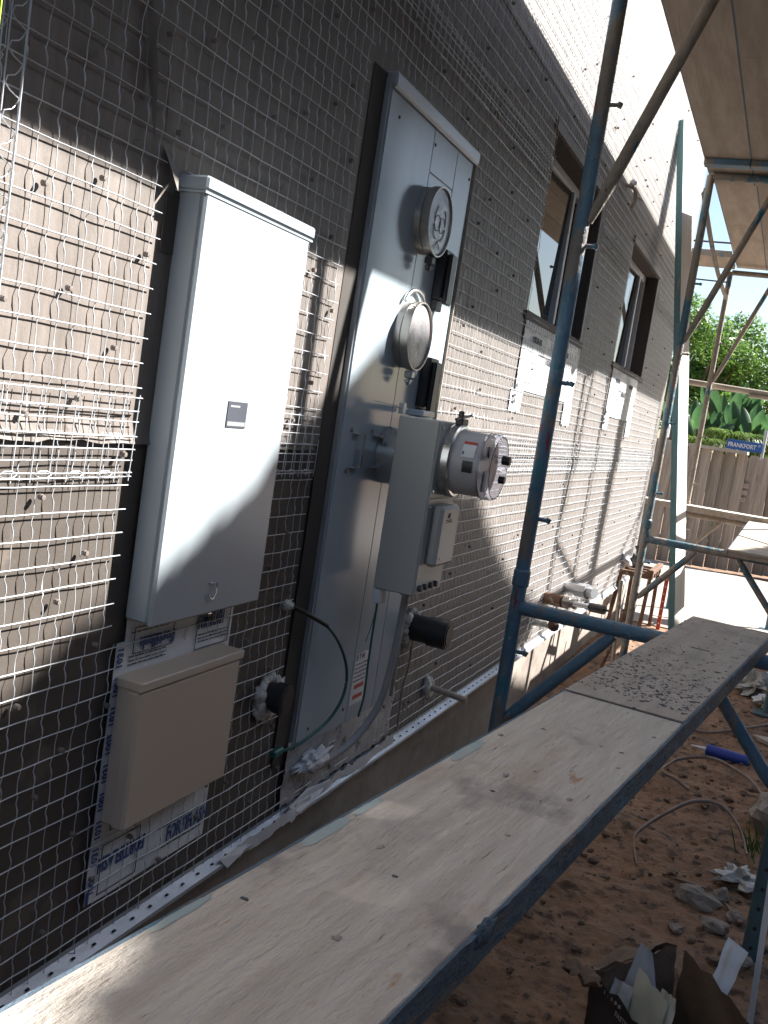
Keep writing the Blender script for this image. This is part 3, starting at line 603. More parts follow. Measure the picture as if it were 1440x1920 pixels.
b = MB(); b.box((MX1+.012, 2.535, -.026), (MX1+.034, 2.585, -.008), bev=.003); b.box((MX1+.016, 2.54, -.01), (MX1+.03, 2.552, .012), bev=.003); b.tube([(MX1+.025, 2.50, -.012), (MX1+.025, 2.63, .004)], .004, 8); obj('ring_clasp', b, 'dark_metal', T)
# conduit, wires, pipes
def curve(pts, n=8):
    P = [Vector(p) for p in pts]; P = [P[0]*2-P[1]]+P+[P[-1]*2-P[-2]]; out = []
    for i in range(1, len(P)-2):
        for k in range(n):
            t = k/n; a, b_, c_, d = P[i-1], P[i], P[i+1], P[i+2]
            out.append(.5*((2*b_)+(c_-a)*t+(2*a-5*b_+4*c_-d)*t*t+(3*b_-a-3*c_+d)*t**3))
    return out+[P[-2]]
def single(name, mb, mat, label, cat, loc, group=None): return tag(obj(name, mb, mat, loc=loc), label, cat, group)
T = thing('conduit', 'grey conduit curving down from the meter box to the panel foot', 'conduit', (.09, 2.6, -.9))
b = MB(); b.tube(curve([(.15, 2.58, -.489), (.145, 2.585, -.62), (.13, 2.60, -.76), (.11, 2.60, -.86), (.075, 2.55, -.945), (.045, 2.46, -.985), (.03, 2.38, -.99)]), .0105, 12); obj('pipe', b, 'pvc', T)
b = MB(); b.lathe([(0, .017), (.022, .017), (.024, .013)], (.15, 2.58, -.513), 'z', 12); obj('locknut', b, 'pvc', T)
b = MB(); b.box((.10, 2.452, -.53), (.125, 2.495, -.490), bev=.004); single('wire_clamp', b, 'flashing', 'small pale clamp under the left corner of the meter box', 'clamp', (.11, 2.47, -.51))
b = MB(); b.tube(curve([(.112, 2.47, -.53), (.11, 2.475, -.60), (.105, 2.49, -.70), (.10, 2.51, -.80), (.085, 2.53, -.87)]), .0032, 8); b.tube(curve([(.115, 2.462, -.53), (.113, 2.455, -.58), (.108, 2.44, -.635)]), .0011, 5); single('ground_wire', b, 'green_wire', 'thin green wire hanging straight from the meter box clamp', 'wire', (.11, 2.48, -.7))
T = thing('cable', 'dark cable looping from white foam on the wall across the grey panel foot', 'cable', (.03, 2.15, -.52))
b = MB(); b.tube(curve([(.008, 2.142, -.517), (.03, 2.19, -.535), (.055, 2.28, -.575), (.07, 2.36, -.64), (.075, 2.42, -.72), (.075, 2.42, -.79), (.066, 2.37, -.845), (.05, 2.27, -.88), (.03, 2.20, -.895), (.018, 2.185, -.892)]), .0042, 8); obj('sheath', b, 'green_wire', T)
b = MB(); b.tube(curve([(.012, 2.15, -.519), (.032, 2.195, -.537), (.058, 2.285, -.578)]), .0055, 8); obj('black_sleeve', b, 'black', T)
b = MB(); b.box((.012, 2.15, -.905), (.03, 2.20, -.885), bev=.004); obj('end_clamp', b, 'green_wire', T)
b = MB(); b.blob((.01, 2.14, -.515), (.014, .018, .012), 3, .35, 10, 2.4, True); obj('foam', b, 'foam', T)
def stub(label, c, ln, r, mat, foam_r, drop=0., group='pipe stubs through the wall', cap=True):
    T = thing('pipe_stub', label, 'pipe stub', (0, c[0], c[1]), 0, group); y, z = c
    b = MB(); n_ = 24
    b.tube([(-.01, y, z), (ln*.5, y, z-drop*.5), (ln, y, z-drop)], r, n_, smooth=True); obj('pipe', b, mat, T)
    if cap: b = MB(); b.tube([(ln*.52, y, z-drop*.52), (ln*.97, y, z-drop*.97)], r*1.12, n_); b.tube([(ln*.97, y, z-drop*.97), (ln*1.02, y, z-drop*1.02)], r*.8, n_); obj('coupling', b, mat, T)
    b = MB()
    for i in range(16):
        a = R(22.5*i)+.2; q = random.uniform(.55, 1.25)
        if 18 < 22.5*i < 130 and foam_r > .02: q *= .6
        b.blob((.006, y+(r+foam_r*.30)*math.cos(a), z+(r+foam_r*.3)*math.sin(a)), (.012*q, foam_r*.55*q, foam_r*.62*q), i*1.7+y, .4, 8, 2.4)
    obj('foam', b, 'foam', T)
stub('short dark pipe stub with foam, between tan box and grey panel', (2.115, -.737), .058, .034, 'black', .034)
stub('thick black pipe stub with foam, right of the grey meter panel', (3.09, -.715), .14, .044, 'black', .03)
stub('thin tan plastic pipe stub with foam, low above the screed', (3.39, -.985), .155, .0115, 'pvc_tan', .035, .015, cap=False)
b = MB(); b.tube(curve([(.015, 3.10, -.76), (.012, 3.115, -.85), (.012, 3.085, -.93), (.012, 3.09, -1.0), (.018, 3.08, -1.06)]), .0035, 5); b.tube(curve([(.012, 3.09, -.97), (.012, 3.12, -.985), (.012, 3.125, -1.01), (.012, 3.15, -1.02), (.012, 3.17, -1.005)]), .002, 5); single('twine', b, 'twine', 'frayed brown twine hanging below the thick black pipe stub', 'twine', (.01, 3.1, -.9))
b = MB(); b.blob((.03, 2.39, -.975), (.02, .085, .026), 5, .5, 16, 3.4); single('rag', b, 'flashing', 'crumpled white scrap stuffed beneath the grey meter panel', 'scrap', (.035, 2.4, -.97))
b = MB(); b.tube([(.03, .905, .26), (.16, .907, .45)], .0016, 6); b2 = MB(); b2.tube([(.155, .90, .20), (.165, .893, .70)], .0013, 6); single('string_line', b2, 'lime', 'bright lime string line hanging at the near corner of the wall', 'string', (.16, .9, .4))
# electrical stub high on wall
T = thing('wire_stub', 'loose wire stub with a white tip on the upper wall between the windows', 'wire stub', (.02, 5.42, 1.33))
b = MB(); b.tube(curve([(0, 5.42, 1.33), (.05, 5.43, 1.31), (.06, 5.45, 1.26), (.05, 5.44, 1.22)]), .010, 7); b.tube([(.05, 5.44, 1.28), (.09, 5.5, 1.27)], .004, 5); obj('wire', b, 'twine', T)
b = MB(); b.blob((.04, 5.42, 1.34), .018, 2, .3, 8); obj('cap', b, 'white', T)
# gas stubs at the foundation
T = thing('gas_valve', 'rusty gas pipe stub with brass valve and black tip near the second scaffold frame', 'gas valve', (.0, 5.2, -.90))
b = MB(); b.tube([(0, 5.17, -.875), (.12, 5.10, -.865)], .032, 14); obj('rusty_pipe', b, 'rust', T)
b = MB(); b.lathe([(0, .02), (.01, .036), (.04, .036), (.045, .026), (.06, .026), (.062, .03), (.08, .03)], (.11, 5.10, -.862), 'x', 10); obj('valve_body', b, 'bronze', T)
b = MB(); b.tube([(.18, 5.08, -.86), (.30, 5.02, -.85)], .014, 10); obj('nipple', b, 'trim', T)
b = MB(); b.tube([(.27, 5.04, -.852), (.345, 5.0, -.845)], .024, 12); b.tube([(.34, 5.0, -.845), (.37, 4.985, -.842)], .006, 6); obj('black_tip', b, 'black', T)
T = thing('pipe_cap', 'grey threaded pipe stub with hex cap, above the rusty gas valve', 'pipe', (.0, 5.72, -.87))
b = MB(); b.tube([(0, 5.72, -.885), (.11, 5.65, -.875)], .035, 14); obj('pipe', b, 'trim', T)
b = MB(); b.tube([(.09, 5.665, -.878), (.155, 5.62, -.87)], .045, 8, smooth=False); b.tube([(.15, 5.625, -.87), (.19, 5.60, -.867)], .032, 8, smooth=False); obj('hex_cap', b, 'trim', T)
T = thing('copper_stub', 'short pale pipe with round copper cap under the rusty valve', 'pipe', (0, 5.0, -.98))
b = MB(); b.tube([(0, 5.0, -.985), (.09, 4.97, -.975)], .018, 10); obj('pipe', b, 'foam', T)
b = MB(); b.blob((.12, 4.95, -.97), .03, 1, .1, 8); obj('cap', b, 'rust', T)

# ================================================================== SCAFFOLD
def make_frame(mleg, mrail, mbrace, loc, label):
    T = thing('scaffold_frame', label, 'scaffold frame', loc, 0, 'steel scaffold frames')
    X0, X1 = 0., .86; rt = .0228
    for X in (X0, X1):
        l_ = MB(); l_.tube([(X, 0, .14), (X, 0, 1.0), (X, 0, 2.2), (X, 0, 3.05)], rt, 18); l_.lathe([(0, rt), (.006, .027), (.05, .027), (.058, rt)], (X, 0, .95), 'z', 16)
        lg = obj('leg', l_, mleg, T, local=True)
        j = MB(); j.tube([(X, 0, .01), (X, 0, .2)], .0195, 12); j.box((X-.07, -.07, .0), (X+.07, .07, .01)); obj('leg_foot', j, 'grey_blue_metal', lg, local=True)
    for z_ in (.885, 3.045):
        b = MB(); b.tube([(X0+rt*.6, 0, z_), (X1-rt*.6, 0, z_)], .023, 16); obj('crossbar', b, mrail, T, local=True)
    for (a, c_) in (((.02, 0, .52), (.31, 0, .865)), ((X1-.02, 0, .52), (X1-.31, 0, .865)), ((.02, 0, 2.08), (.375, 0, 3.02)), ((X1-.02, 0, 2.08), (X1-.375, 0, 3.02))):
        a, c_ = Vector(a), Vector(c_); b = MB(); d = (c_-a)
        b.tube([a, a+d*.05, a+d*.12, a+d*.9, c_], [.012, .016, .0195, .0195, .015], 12); obj('knee_brace', b, mbrace if c_.z > 1 else mrail, T, local=True)
    for X, sg in ((X0, 1), (X1, -1)):
        for z_ in (.745, 1.17, 1.595, 2.01, 2.425):
            b = MB(); b.tube([(X+sg*rt*.8, 0, z_), (X+sg*.052, 0, z_)], .0065, 8); b.tube([(X+sg*.05, 0, z_-.007), (X+sg*.055, 0, z_+.007)], .0085, 8); obj('lock_stud', b, mrail, T, local=True)
    return T
FX = .355
F1 = make_frame('blue_paint', 'blue_paint', 'dirty_tube', (FX, 3.05, -1.45), 'nearest scaffold frame, mostly blue paint with red chips, holding the plank end')
F2 = make_frame('blue_tube', 'blue_tube', 'dirty_tube', (FX-.02, 6.2, -1.45), 'middle scaffold frame, blue under plaster splashes, beside the leaning plank')
F3 = make_frame('dirty_tube', 'dirty_tube', 'dirty_tube', (FX-.075, 9.35, -1.45), 'farthest scaffold frame, beige with plaster, just past the house corner')
F1['label'] = 'nearest scaffold frame, mostly blue paint with red chips, holding the plank end'
# holes in the near outer leg foot
b = MB()
for i in range(6): b.tube([(FX+.858-.02, 3.05-.021, -1.40+.075*i), (FX+.858-.018, 3.05-.0245, -1.40+.075*i)], .0055, 8)
# leg foot that carries the holes: telescoping leg of the near frame
b2 = MB(); b2.tube([(FX+.86, 3.05, -1.44), (FX+.86, 3.05, -1.0)], .0275, 16); ft = obj('telescoping_leg', b2, 'grey_blue_metal', F1)
b = MB()
for i in range(7):
    for a in (-70, -100+0):
        pass
    aa = R(-100); cx_, cy_ = FX+.86+.0278*math.cos(aa), 3.05+.0278*math.sin(aa)
    b.tube([(cx_, cy_+.003, -1.39+.06*i), (cx_, cy_-.0006, -1.39+.06*i)], .006, 8)
obj('adjustment_hole', b, 'black', ft)
# scaffold on the side passing behind the viewer
dup_l = 'scaffold frame behind the viewer carrying the near end of the plank'
dup(F1, (FX, -.6, -1.45), dup_l)

def plank(name, label, length, width, thick, loc, rotz, top='ply', under='plyunder', edge='blue_edge', cat='plank', group=None, holes=()):
    """local: length along +y, width along +x, top at z=0"""
    T = thing(name, label, cat, loc, rotz, group)
    b = MB(); b.box((.004, 0, -thick*.35), (width-.004, length, 0), bev=.0015); obj('plywood_top', b, top, T, local=True)
    b = MB(); b.box((.004, 0, -thick+.0), (width-.004, length, -thick*.35-.001)); obj('underside', b, under, T, local=True)
    for x0, x1 in ((0, .0035), (width-.0035, width)):
        e = MB(); n = max(8, int(length/.02)); vs = []
        for i in range(n+1):
            y = length*i/n; q = .0018*noise.noise(Vector((y*14, x0*9, loc[1])))+.0012*noise.noise(Vector((y*60, x0, 3))); s_ = 1 if x0 > .01 else -1
            zt = -.0008+.0012*noise.noise(Vector((y*25, 8, x0)))
            vs += [(x0, y, zt), (x1+s_*0+q*s_*(1 if s_ > 0 else 0), y, zt-.001), (x1+q*s_*(1 if s_ > 0 else 0), y, -thick-.001+q), (x0, y, -thick-.001)]
        fs = [(4*i+k, 4*i+(k+1) % 4, 4*i+4+(k+1) % 4, 4*i+4+k) for i in range(n) for k in range(4)]+[(0, 1, 2, 3), (4*n+3, 4*n+2, 4*n+1, 4*n)]
        e.add(vs, fs); obj('painted_edge', e, edge, T, local=True)
    return T
# the bench plank in the foreground
ang = R(-6.3); PL = 4.24
bx0 = .487-.005-1.05*math.tan(-ang); P = plank('scaffold_plank', 'long weathered plywood plank with blue edge sloping through the foreground', PL, .242, .042, (.522+.12*(-1.0), -1.0, -.505), ang, group='scaffold planks')
# muddy far section with its own sheet, screws, and blue smears
LE = 1.0+2.02
b = MB(); b.box((.004, 2.975, .0008), (.238, PL-.002, .0034), bev=.001); obj('muddy_sheet', b, 'ply2', P, local=True)
b = MB(); b.box((.004, 2.969, .0003), (.238, 2.974, .0012)); obj('sheet_joint', b, 'ink_black', P, local=True)
sp = MB()
for i in range(760):
    a = random.gauss(0, 1); x = random.uniform(.01, .233); y = 3.02+abs(random.gauss(0, .26))+(.24-x)*.5*random.random()
    if y > PL-.05: continue
    rr_ = random.choice((.0007, .0009, .0012, .0015, .002, .0034)); sp.blob((x, y, .0036), (rr_*random.uniform(.8, 1.8), rr_*random.uniform(.8, 2), rr_*.4), i, .5, 3, 2, False)
q = obj('mud_specks', sp, 'ink_black', P, local=True); q['kind'] = 'stuff'
for (x, y) in ((.061, 2.686), (.197, 2.687), (.106, 2.346), (.125, 2.021), (.036, 1.865), (.10, 3.9), (.04, 3.75)):
    b = MB(); b.blob((x, y, .0002), (.0045, .0032, .0006), x*90, .5, 5, 2); obj('screw_head', b, 'ink_black', P, local=True)
b = MB()
for (x, y, a_, c_) in ((.014, 2.47, .009, .07), (.012, 2.06, .009, .06), (.012, 2.16, .005, .04), (.01, 1.8, .005, .05), (.01, 3.0, .005, .06)):
    vs = [(x+a_*math.cos(t)*(1+.5*noise.noise(Vector((t*2, x*50, 0)))), y+c_*math.sin(t)*(1+.5*noise.noise(Vector((t*2, 5, x*50)))), .0006) for t in [R(20*i) for i in range(18)]]
    vs = [(max(.0045, v[0]), v[1], v[2]) for v in vs]; b = MB(); b.add(vs, [tuple(range(18))]); obj('blue_paint_smear', b, 'blue_stain', P, local=True)
for i in range(14):
    b = MB(); x_, y_ = random.uniform(.02, .22), random.uniform(1.2, 2.9); q_ = random.uniform(.002, .006); b.blob((x_, y_, .0002), (q_, q_*random.uniform(1, 2), .0012), i, .5, 6, 2.4); obj('mortar_splash', b, 'slab', P, local=True)
b = MB(); b.blob((.2405, 2.0, -.012), (.005, .03, .014), 5, .3, 8, 3); obj('paint_lump', b, 'blue_edge', P, local=True)
b = MB(); b.box((.05, PL-.01, .0036), (.10, PL-.006, .0052), Matrix.Rotation(-.03, 4, 'Z')); b.box((.10, 3.72, .0036), (.15, 3.726, .0046)); obj('splinter', b, 'ink_black', P, local=True)
# second bay bench
plank('scaffold_plank', 'grey plank resting on the middle scaffold frame crossbar, at right edge', 3.5, .25, .04, (CW-.235, 5.98, -.515), 0, 'rail_wood', 'plyunder', 'blue_edge', group='scaffold planks')
# overhead planks
labs = ['overhead plank nearest the wall in the near bay', 'second overhead plank from the wall in the near bay', 'third overhead plank from the wall in the near bay', 'outermost overhead plank of the near bay',
        'overhead plank nearest the wall in the far bay', 'second overhead plank from the wall in the far bay', 'third overhead plank from the wall in the far bay', 'outermost overhead plank of the far bay']
for bay, (ya, L__) in enumerate(((-.7, 7.15), (5.95, 3.55))):
    for k in range(4):
        o = thing('overhead_plank', labs[bay*4+k], 'plank', (.315+.2515*k, ya, 1.66+.045*bay), 0, 'overhead scaffold planks')
        b = MB(); b.box((.004, 0, -.04), (.247, L__, 0)); obj('board', b, 'plyunder', o, local=True)
        b = MB(); b.box((0, 0, -.0405), (.0035, L__, .001)); b.box((.2475, 0, -.0405), (.2505, L__, .001)); obj('painted_edge', b, 'blue_edge', o, local=True)
        b = MB(); e_ = 6.60 if bay == 0 else .03; b.box((.002, e_, -.075), (.249, e_+.075, -.041), bev=.003); obj('end_hook', b, 'blue_paint', o, local=True)
# leaning plank
th = R(-9)
T = thing('leaning_plank', 'pale plank with teal edge leaning upright against the wall by the middle frame', 'plank', (.59, 6.91, -1.45))
top_ = Vector((.03, 6.93, 2.10)); bot = Vector((.60, 6.91, -1.43)); ax_ = (top_-bot); Ln = ax_.length; az = ax_.normalized()
ey = Vector((math.sin(R(9)), math.cos(R(9)), 0)); ey = (ey-az*ey.dot(az)).normalized(); ex_ = ey.cross(az).normalized()
Mx = Matrix((ex_, ey, az)).transposed().to_4x4(); Mx.translation = bot
b = MB(); b.box((-.020, -.118, 0), (.020, .125, Ln), Mx); obj('board', b, 'board_face', T)
b = MB(); b.box((-.0205, -.124, 0), (.0205, -.1185, Ln), Mx); obj('painted_edge', b, 'teal_edge', T)
b = MB(); b.box((-.0205, .1255, 0), (.0205, .13, Ln), Mx); obj('painted_edge', b, 'teal_edge', T)
# rails and members near the far frame
T = plank('cross_plank', 'sun-topped plank laid across the far scaffold frame at bench height', 2.4, .22, .05, (-.15, 9.42, -.475), R(-90), 'board_face', 'rail_wood', 'rail_wood', group='scaffold planks')
b = MB(); b.tube([(-.02, 9.42, .615), (.8, 9.42, .59), (1.5, 9.42, .57)], .028, 10); b.box((.62, 9.38, .545), (1.5, 9.46, .57)); single('guard_rail', b, 'rail_wood', 'pale horizontal guard rail crossing the far frame above the fence', 'rail', (.5, 9.42, .6))
b = MB(); b.tube([(1.25, -.3, .345), (1.25, 3.05, .345), (1.25, 6.2, .34), (1.23, 9.35, .34)], .021, 10); single('guard_rail', b, 'dirty_tube', 'long guard rail along the outer scaffold legs on the viewer side', 'rail', (1.25, 4, .34))
def xbrace(a, c_, label, sag=0.):
    a, c_ = Vector(a), Vector(c_); T = thing('cross_brace', label, 'brace', a, 0, 'scaffold cross braces'); pts = []
    for i in range(9):
        t = i/8; p = a.lerp(c_, t); p.z -= sag*4*t*(1-t); pts.append(p)
    b = MB(); b.tube(pts, .0165, 10); obj('tube', b, 'dirty_tube', T)
    b = MB()
    for p in (a, c_): b.tube([p+Vector((0, 0, -.03)), p+Vector((0, 0, .03))], .02, 6, flat=.3)
    obj('end_clip', b, 'dark_metal', T)
xbrace((1.165, 6.2, .57), (1.13, 9.35, -.70), 'brace falling away along the outer legs of the far bay')
xbrace((1.165, 6.2, -.70), (1.13, 9.35, .57), 'brace rising away along the outer legs of the far bay')
xbrace((.27, 6.55, 1.58), (.29, 9.30, 1.36), 'slightly bent brace under the far overhead planks', .06)
# return platform round the corner
T = thing('return_platform', 'wooden platform with blue edge beyond the house corner, seen against the sky', 'platform', (.1, 9.0, 1.66), 0)
b = MB(); b.box((-1.2, 8.79, 1.625), (.31, 9.05, 1.66)); b.box((-1.2, 9.055, 1.625), (.31, 9.35, 1.66)); obj('boards', b, 'plyunder', T)
b = MB(); b.box((-1.2, 8.75, 1.615), (.312, 8.788, 1.665), bev=.003); obj('blue_edge', b, 'blue_tube', T)
b = MB(); b.tube([(-1.2, 8.76, 1.72), (.312, 8.76, 1.73)], .008, 6); b.tube([(-1.2, 9.3, 1.52), (.3, 9.3, 1.50)], .007, 6); obj('wire', b, 'dark_metal', T)

# rusty stand
T = thing('rusty_stand', 'rusty slatted metal stand against the wall beyond the middle frame', 'stand', (.15, 8.1, -1.45))
b = MB()
for yy in (7.72, 7.88, 8.04, 8.22): b.box((.02, yy, -1.005), (.27, yy+.035, -.965), bev=.004)
obj('slats', b, 'rust', T)
b = MB(); b.box((.235, 7.66, -.962), (.275, 8.28, -.925), bev=.004); obj('side_rail', b, 'rust', T)
for (a, c_) in (((.03, 7.74, -.99), (.0, 7.66, -1.45)), ((.25, 7.72, -.99), (.24, 7.66, -1.45)), ((.25, 8.24, -.99), (.255, 8.26, -1.45)), ((.05, 8.24, -.99), (.05, 8.26, -1.45))):
    b = MB(); b.tube([a, c_], .016, 6, smooth=False); obj('leg', b, 'rust', T)
b = MB(); b.blob((.0, 7.9, -.93), (.05, .10, .06), 4, .8, 9, 3); single('crumpled_foil', b, 'flashing', 'bright crumpled foil hanging on the wall beside the rusty stand', 'foil', (0, 7.9, -.93))
b = MB(); b.add([(.06, 8.0, -.80), (.09, 8.0, -.79), (.14, 8.02, -.88), (.12, 8.02, -.90)], [(0, 1, 2, 3)]); b.add([(.062, 8.01, -.80), (.092, 8.01, -.79), (.142, 8.03, -.88), (.122, 8.03, -.90)], [(3, 2, 1, 0)]); b.blob((.08, 8.05, -.95), (.05, .06, .07), 6, .4, 8, 2); single('black_scrap', b, 'black', 'black bundle on the wall above the rusty stand', 'bundle', (.08, 8.0, -.9))
def stake(name, a, c_, r_, mat, label, cat='stake'):
    b = MB(); b.tube([a, c_], r_, 6, smooth=False); return single(name, b, mat, label, cat, c_, 'thin stakes in the dirt')
stake('wooden_stake', (.27, 6.0, -.82), (.31, 6.05, -1.45), .013, 'rail_wood', 'pale wooden stake behind the nearest crossbar')
stake('wooden_stake', (.285, 6.45, -1.0), (.20, 6.3, -1.45), .012, 'rust', 'rust-brown stake beside the pale wooden stake')
T = thing('red_stake', 'thin red perforated stake beside the leaning plank', 'stake', (.32, 8.2, -1.45))
b = MB(); b.box((.315, 8.19, -1.45), (.345, 8.205, -.98)); obj('bar', b, 'ink_red', T)
b = MB()
for i in range(7): b.box((.325, 8.186, -1.40+.06*i), (.334, 8.1895, -1.39+.06*i))
obj('bar_hole', b, 'white', T)

# ================================================================== FENCE, SIGNS
FN = thing('fence', 'weathered wooden board fence closing the far end of the yard', 'fence', (1, 13.5, -1.45))
def fy(x): return 13.15+(x+.5)*.45
x = -1.9; i = 0; bm_ = None
while x < 4.5:
    wd = .145; y = fy(x); t_ = .05+.022*random.random()-(.0 if x > -.1 else -.01); b = MB(); tl_ = random.uniform(-.003, .003)
    vs = []
    for yy in (y-.010, y+.010):
        vs += [(x+tl_, yy, -1.45), (x+wd-.002+tl_, yy, -1.45), (x+wd-.002, yy, t_-.05), (x+wd-.035, yy, t_), (x+.03, yy, t_), (x, yy, t_-.05)]
    b.add(vs, [(0, 1, 2, 3, 4, 5), (11, 10, 9, 8, 7, 6)]+[(k, 6+k, 6+(k+1) % 6, (k+1) % 6) for k in range(6)])
    obj('board', b, 'fence', FN); x += wd; i += 1
b = MB()
for zz in (-1.2, -.25): b.box((-1.9, fy(-1.9)+.02, zz), (4.5, fy(-1.9)+.06, zz+.09), Matrix.Translation((0, 0, 0)))
for k in range(4): pass
b = MB()
for (xa, xb) in [(-1.9+.8*k, -1.9+.8*(k+1)) for k in range(8)]:
    for zz in (-1.2, -.25): b.add([(xa, fy(xa)+.015, zz), (xb, fy(xb)+.015, zz), (xb, fy(xb)+.055, zz), (xa, fy(xa)+.055, zz), (xa, fy(xa)+.015, zz+.09), (xb, fy(xb)+.015, zz+.09), (xb, fy(xb)+.055, zz+.09), (xa, fy(xa)+.055, zz+.09)], [(0, 3, 2, 1), (4, 5, 6, 7), (0, 1, 5, 4), (1, 2, 6, 5), (2, 3, 7, 6), (3, 0, 4, 7)])
obj('rail', b, 'fence', FN)
b = MB(); b.box((-1.9, 13.3, .06), (.55, 13.9, .10)); single('wall_cap', b, 'slab', 'pale concrete ledge showing above the fence top', 'ledge', (-.5, 13.6, .08))
T = thing('fence_plaque', 'pale perforated plaque fixed to the board fence', 'plaque', (.55, fy(.55)-.02, -.4))
b = MB()
for k in range(3):
    z0 = -.30-.092*k
    b.box((.49-.004*k, fy(.55)-.045, z0-.06), (.63-.004*k, fy(.55)-.033, z0), bev=.004)
obj('plate', b, 'strip', T)
b = MB()
for k in range(3):
    for q in range(3): b.box((.51+.042*q, fy(.55)-.049, -.345-.092*k), (.53+.042*q, fy(.55)-.0455, -.322-.092*k))
obj('plate_hole', b, 'foundation', T)
T = thing('street_sign', 'blue street name sign on a post beyond the fence', 'street sign', (.66, 15.2, -1.45))
b = MB(); b.tube([(.675, 15.24, -1.45), (.675, 15.24, .45)], .024, 12); obj('post', b, 'trim', T)
b = MB(); b.box((.175, 15.185, .118), (.665, 15.2, .258), bev=.004); sg = obj('sign_blade', b, 'sign_blue', T)
b = MB(); text_mb(b, 'FRANKFORT', .085, lambda u, v, w_: (.195+u, 15.182-w_, .158+v), bold=.002, sx=.80); text_mb(b, 'ST', .04, lambda u, v, w_: (.605+u, 15.182-w_, .20+v), bold=.001, sx=.8); obj('sign_lettering', b, 'white', sg)
# small white-blue thing on the fence near the corner
b = MB(); b.box((-.50, 13.2, .11), (-.42, 13.26, .30), bev=.02); b.tube([(-.46, 13.23, .30), (-.455, 13.23, .36)], .012, 8); single('plastic_bottle', b, 'flashing', 'small pale bottle standing on the fence top at the house corner', 'bottle', (-.46, 13.23, .1))

# ================================================================== PLANTS
def leafcloud(mb, blobs, nleaf, sz, seed):
    rnd = random.Random(seed)
    tot = sum(b[1]**2 for b in blobs)
    for c_, r_ in blobs:
        for i in range(int(nleaf*r_*r_/tot)):
            d = Vector((rnd.gauss(0, 1), rnd.gauss(0, 1), rnd.gauss(0, 1))).normalized(); q = Vector(c_)+d*r_*(.5+.55*rnd.random()**.6)*Vector((1, 1, .8)).length/1.62
            a = Vector((rnd.gauss(0, 1), rnd.gauss(0, 1), rnd.gauss(0, .6))).normalized(); b_ = a.cross(d+Vector((0, 0, .3))).normalized(); s_ = sz*rnd.uniform(.6, 1.4)
            mb.add([q-a*s_, q-b_*s_*.42, q+a*s_, q+b_*s_*.42], [(0, 1, 2, 3)])
def tree(label, base, blobs, nleaf, sz, seed, group='trees beyond the fence'):
    T = thing('tree', label, 'tree', base, 0, group); bx, by, bz = base; rnd = random.Random(seed)
    cz = min(b[0][2]-b[1] for b in blobs)
    t = MB(); top = Vector((bx+.1, by, cz+.6)); t.tube([base, Vector(base).lerp(top, .5)+Vector((.05, 0, 0)), top], [.16, .12, .09], 9)
    for c_, r_ in blobs: t.tube([top, top.lerp(Vector(c_), .5)+Vector((0, 0, -.1)), Vector(c_)], [.06, .04, .015], 6)
    obj('trunk', t, 'bark', T); c = MB(); leafcloud(c, blobs, nleaf, sz, seed); obj('crown', c, 'leaf_a', T)
def tb(seed, cx_, cy_, cz, w_, h, n):
    rnd = random.Random(seed); return [((cx_+rnd.uniform(-w_, w_), cy_+rnd.uniform(-.9, .9), cz+rnd.uniform(-h, h)), rnd.uniform(.38, .72)) for _ in range(n)]
O = CW
tree('bushy bright green tree left of the others beyond the fence', (O-2.5, 24.5, -1.45), tb(3, O-2.3, 24.5, 1.9, .9, 1.15, 15), 15000, .055, 3)
tree('spreading green tree lower at the right, beyond the fence', (O-.9, 26, -1.45), tb(5, O-.9, 26, 1.7, 1.0, 1.1, 17), 15000, .055, 5)
tree('tall dark green tree behind the two nearer trees', (O-3.4, 30, -1.45), tb(8, O-3.6, 30, 2.1, 1.3, 1.5, 14), 9000, .07, 8)
tree('leafy tree at the far left, half hidden by scaffold legs', (O+.6, 29, -1.45), tb(9, O+.6, 29, 1.5, 1.2, 1.1, 12), 8000, .07, 9)
def blade(mb, base, tip, wid, bend, fold=.25, n=8, seed=0):
    base, tip = Vector(base), Vector(tip); d = tip-base; side = d.cross(Vector((0, 1, 0))).normalized(); side = (side+Vector((0, random.uniform(-.8, .8), 0))).normalized(); vs = []
    for i in range(n+1):
        t = i/n; p = base+d*t+Vector((0, 0, -bend*t*t)); w_ = wid*math.sin(math.pi*min(1, .12+.88*t))**.8
        vs += [p-side*w_, p+Vector((0, -fold*w_, 0)), p+side*w_]
    mb.add(vs, [(3*i+k, 3*i+k+1, 3*i+k+4, 3*i+k+3) for i in range(n) for k in (0, 1)], True)
def paddle(label, x, y, z0, h, n, seed):
    random.seed(seed); T = thing('broad_leaf_plant', label, 'plant', (x, y, -1.45), 0, 'broad leaved plants behind the fence')
    lf, stt = MB(), MB()
    for i in range(n):
        a = random.uniform(-.42, .42); hh = h*random.uniform(.45, 1.05); q = Vector((x+random.uniform(-.15, .15), y+random.uniform(-.3, .3), -1.45)); j = q+Vector((a*hh*.55, 0, (z0+1.45)+hh*.35)); tip = j+Vector((a*.75, random.uniform(-.2, .2), random.uniform(.5, .75)*h*.62))
        stt.tube([q, q.lerp(j, .5)+Vector((0, 0, .05)), j], [.03, .025, .014], 6); blade(lf, j, tip, random.uniform(.065, .125), .1*abs(a)+.05, .55)
    obj('stem', stt, 'leaf_c', T); obj('leaf', lf, 'leaf_b', T)['kind'] = 'stuff'
for i, (x_, y_, h_, z_) in enumerate(((O-1.35, 16.5, 1.25, -.05), (O-1.0, 17.5, 1.6, .1), (O-.62, 16.8, 1.3, -.02), (O-.25, 17.4, 1.3, -.05))):
    paddle(['broad leaved plant closest to the leaning plank', 'tallest broad leaved plant, left of the street sign', 'broad leaved plant just above the street sign', 'broad leaved plant at the right edge of the photo'][i], x_, y_, z_, h_, 16, 40+i)
random.seed(11)
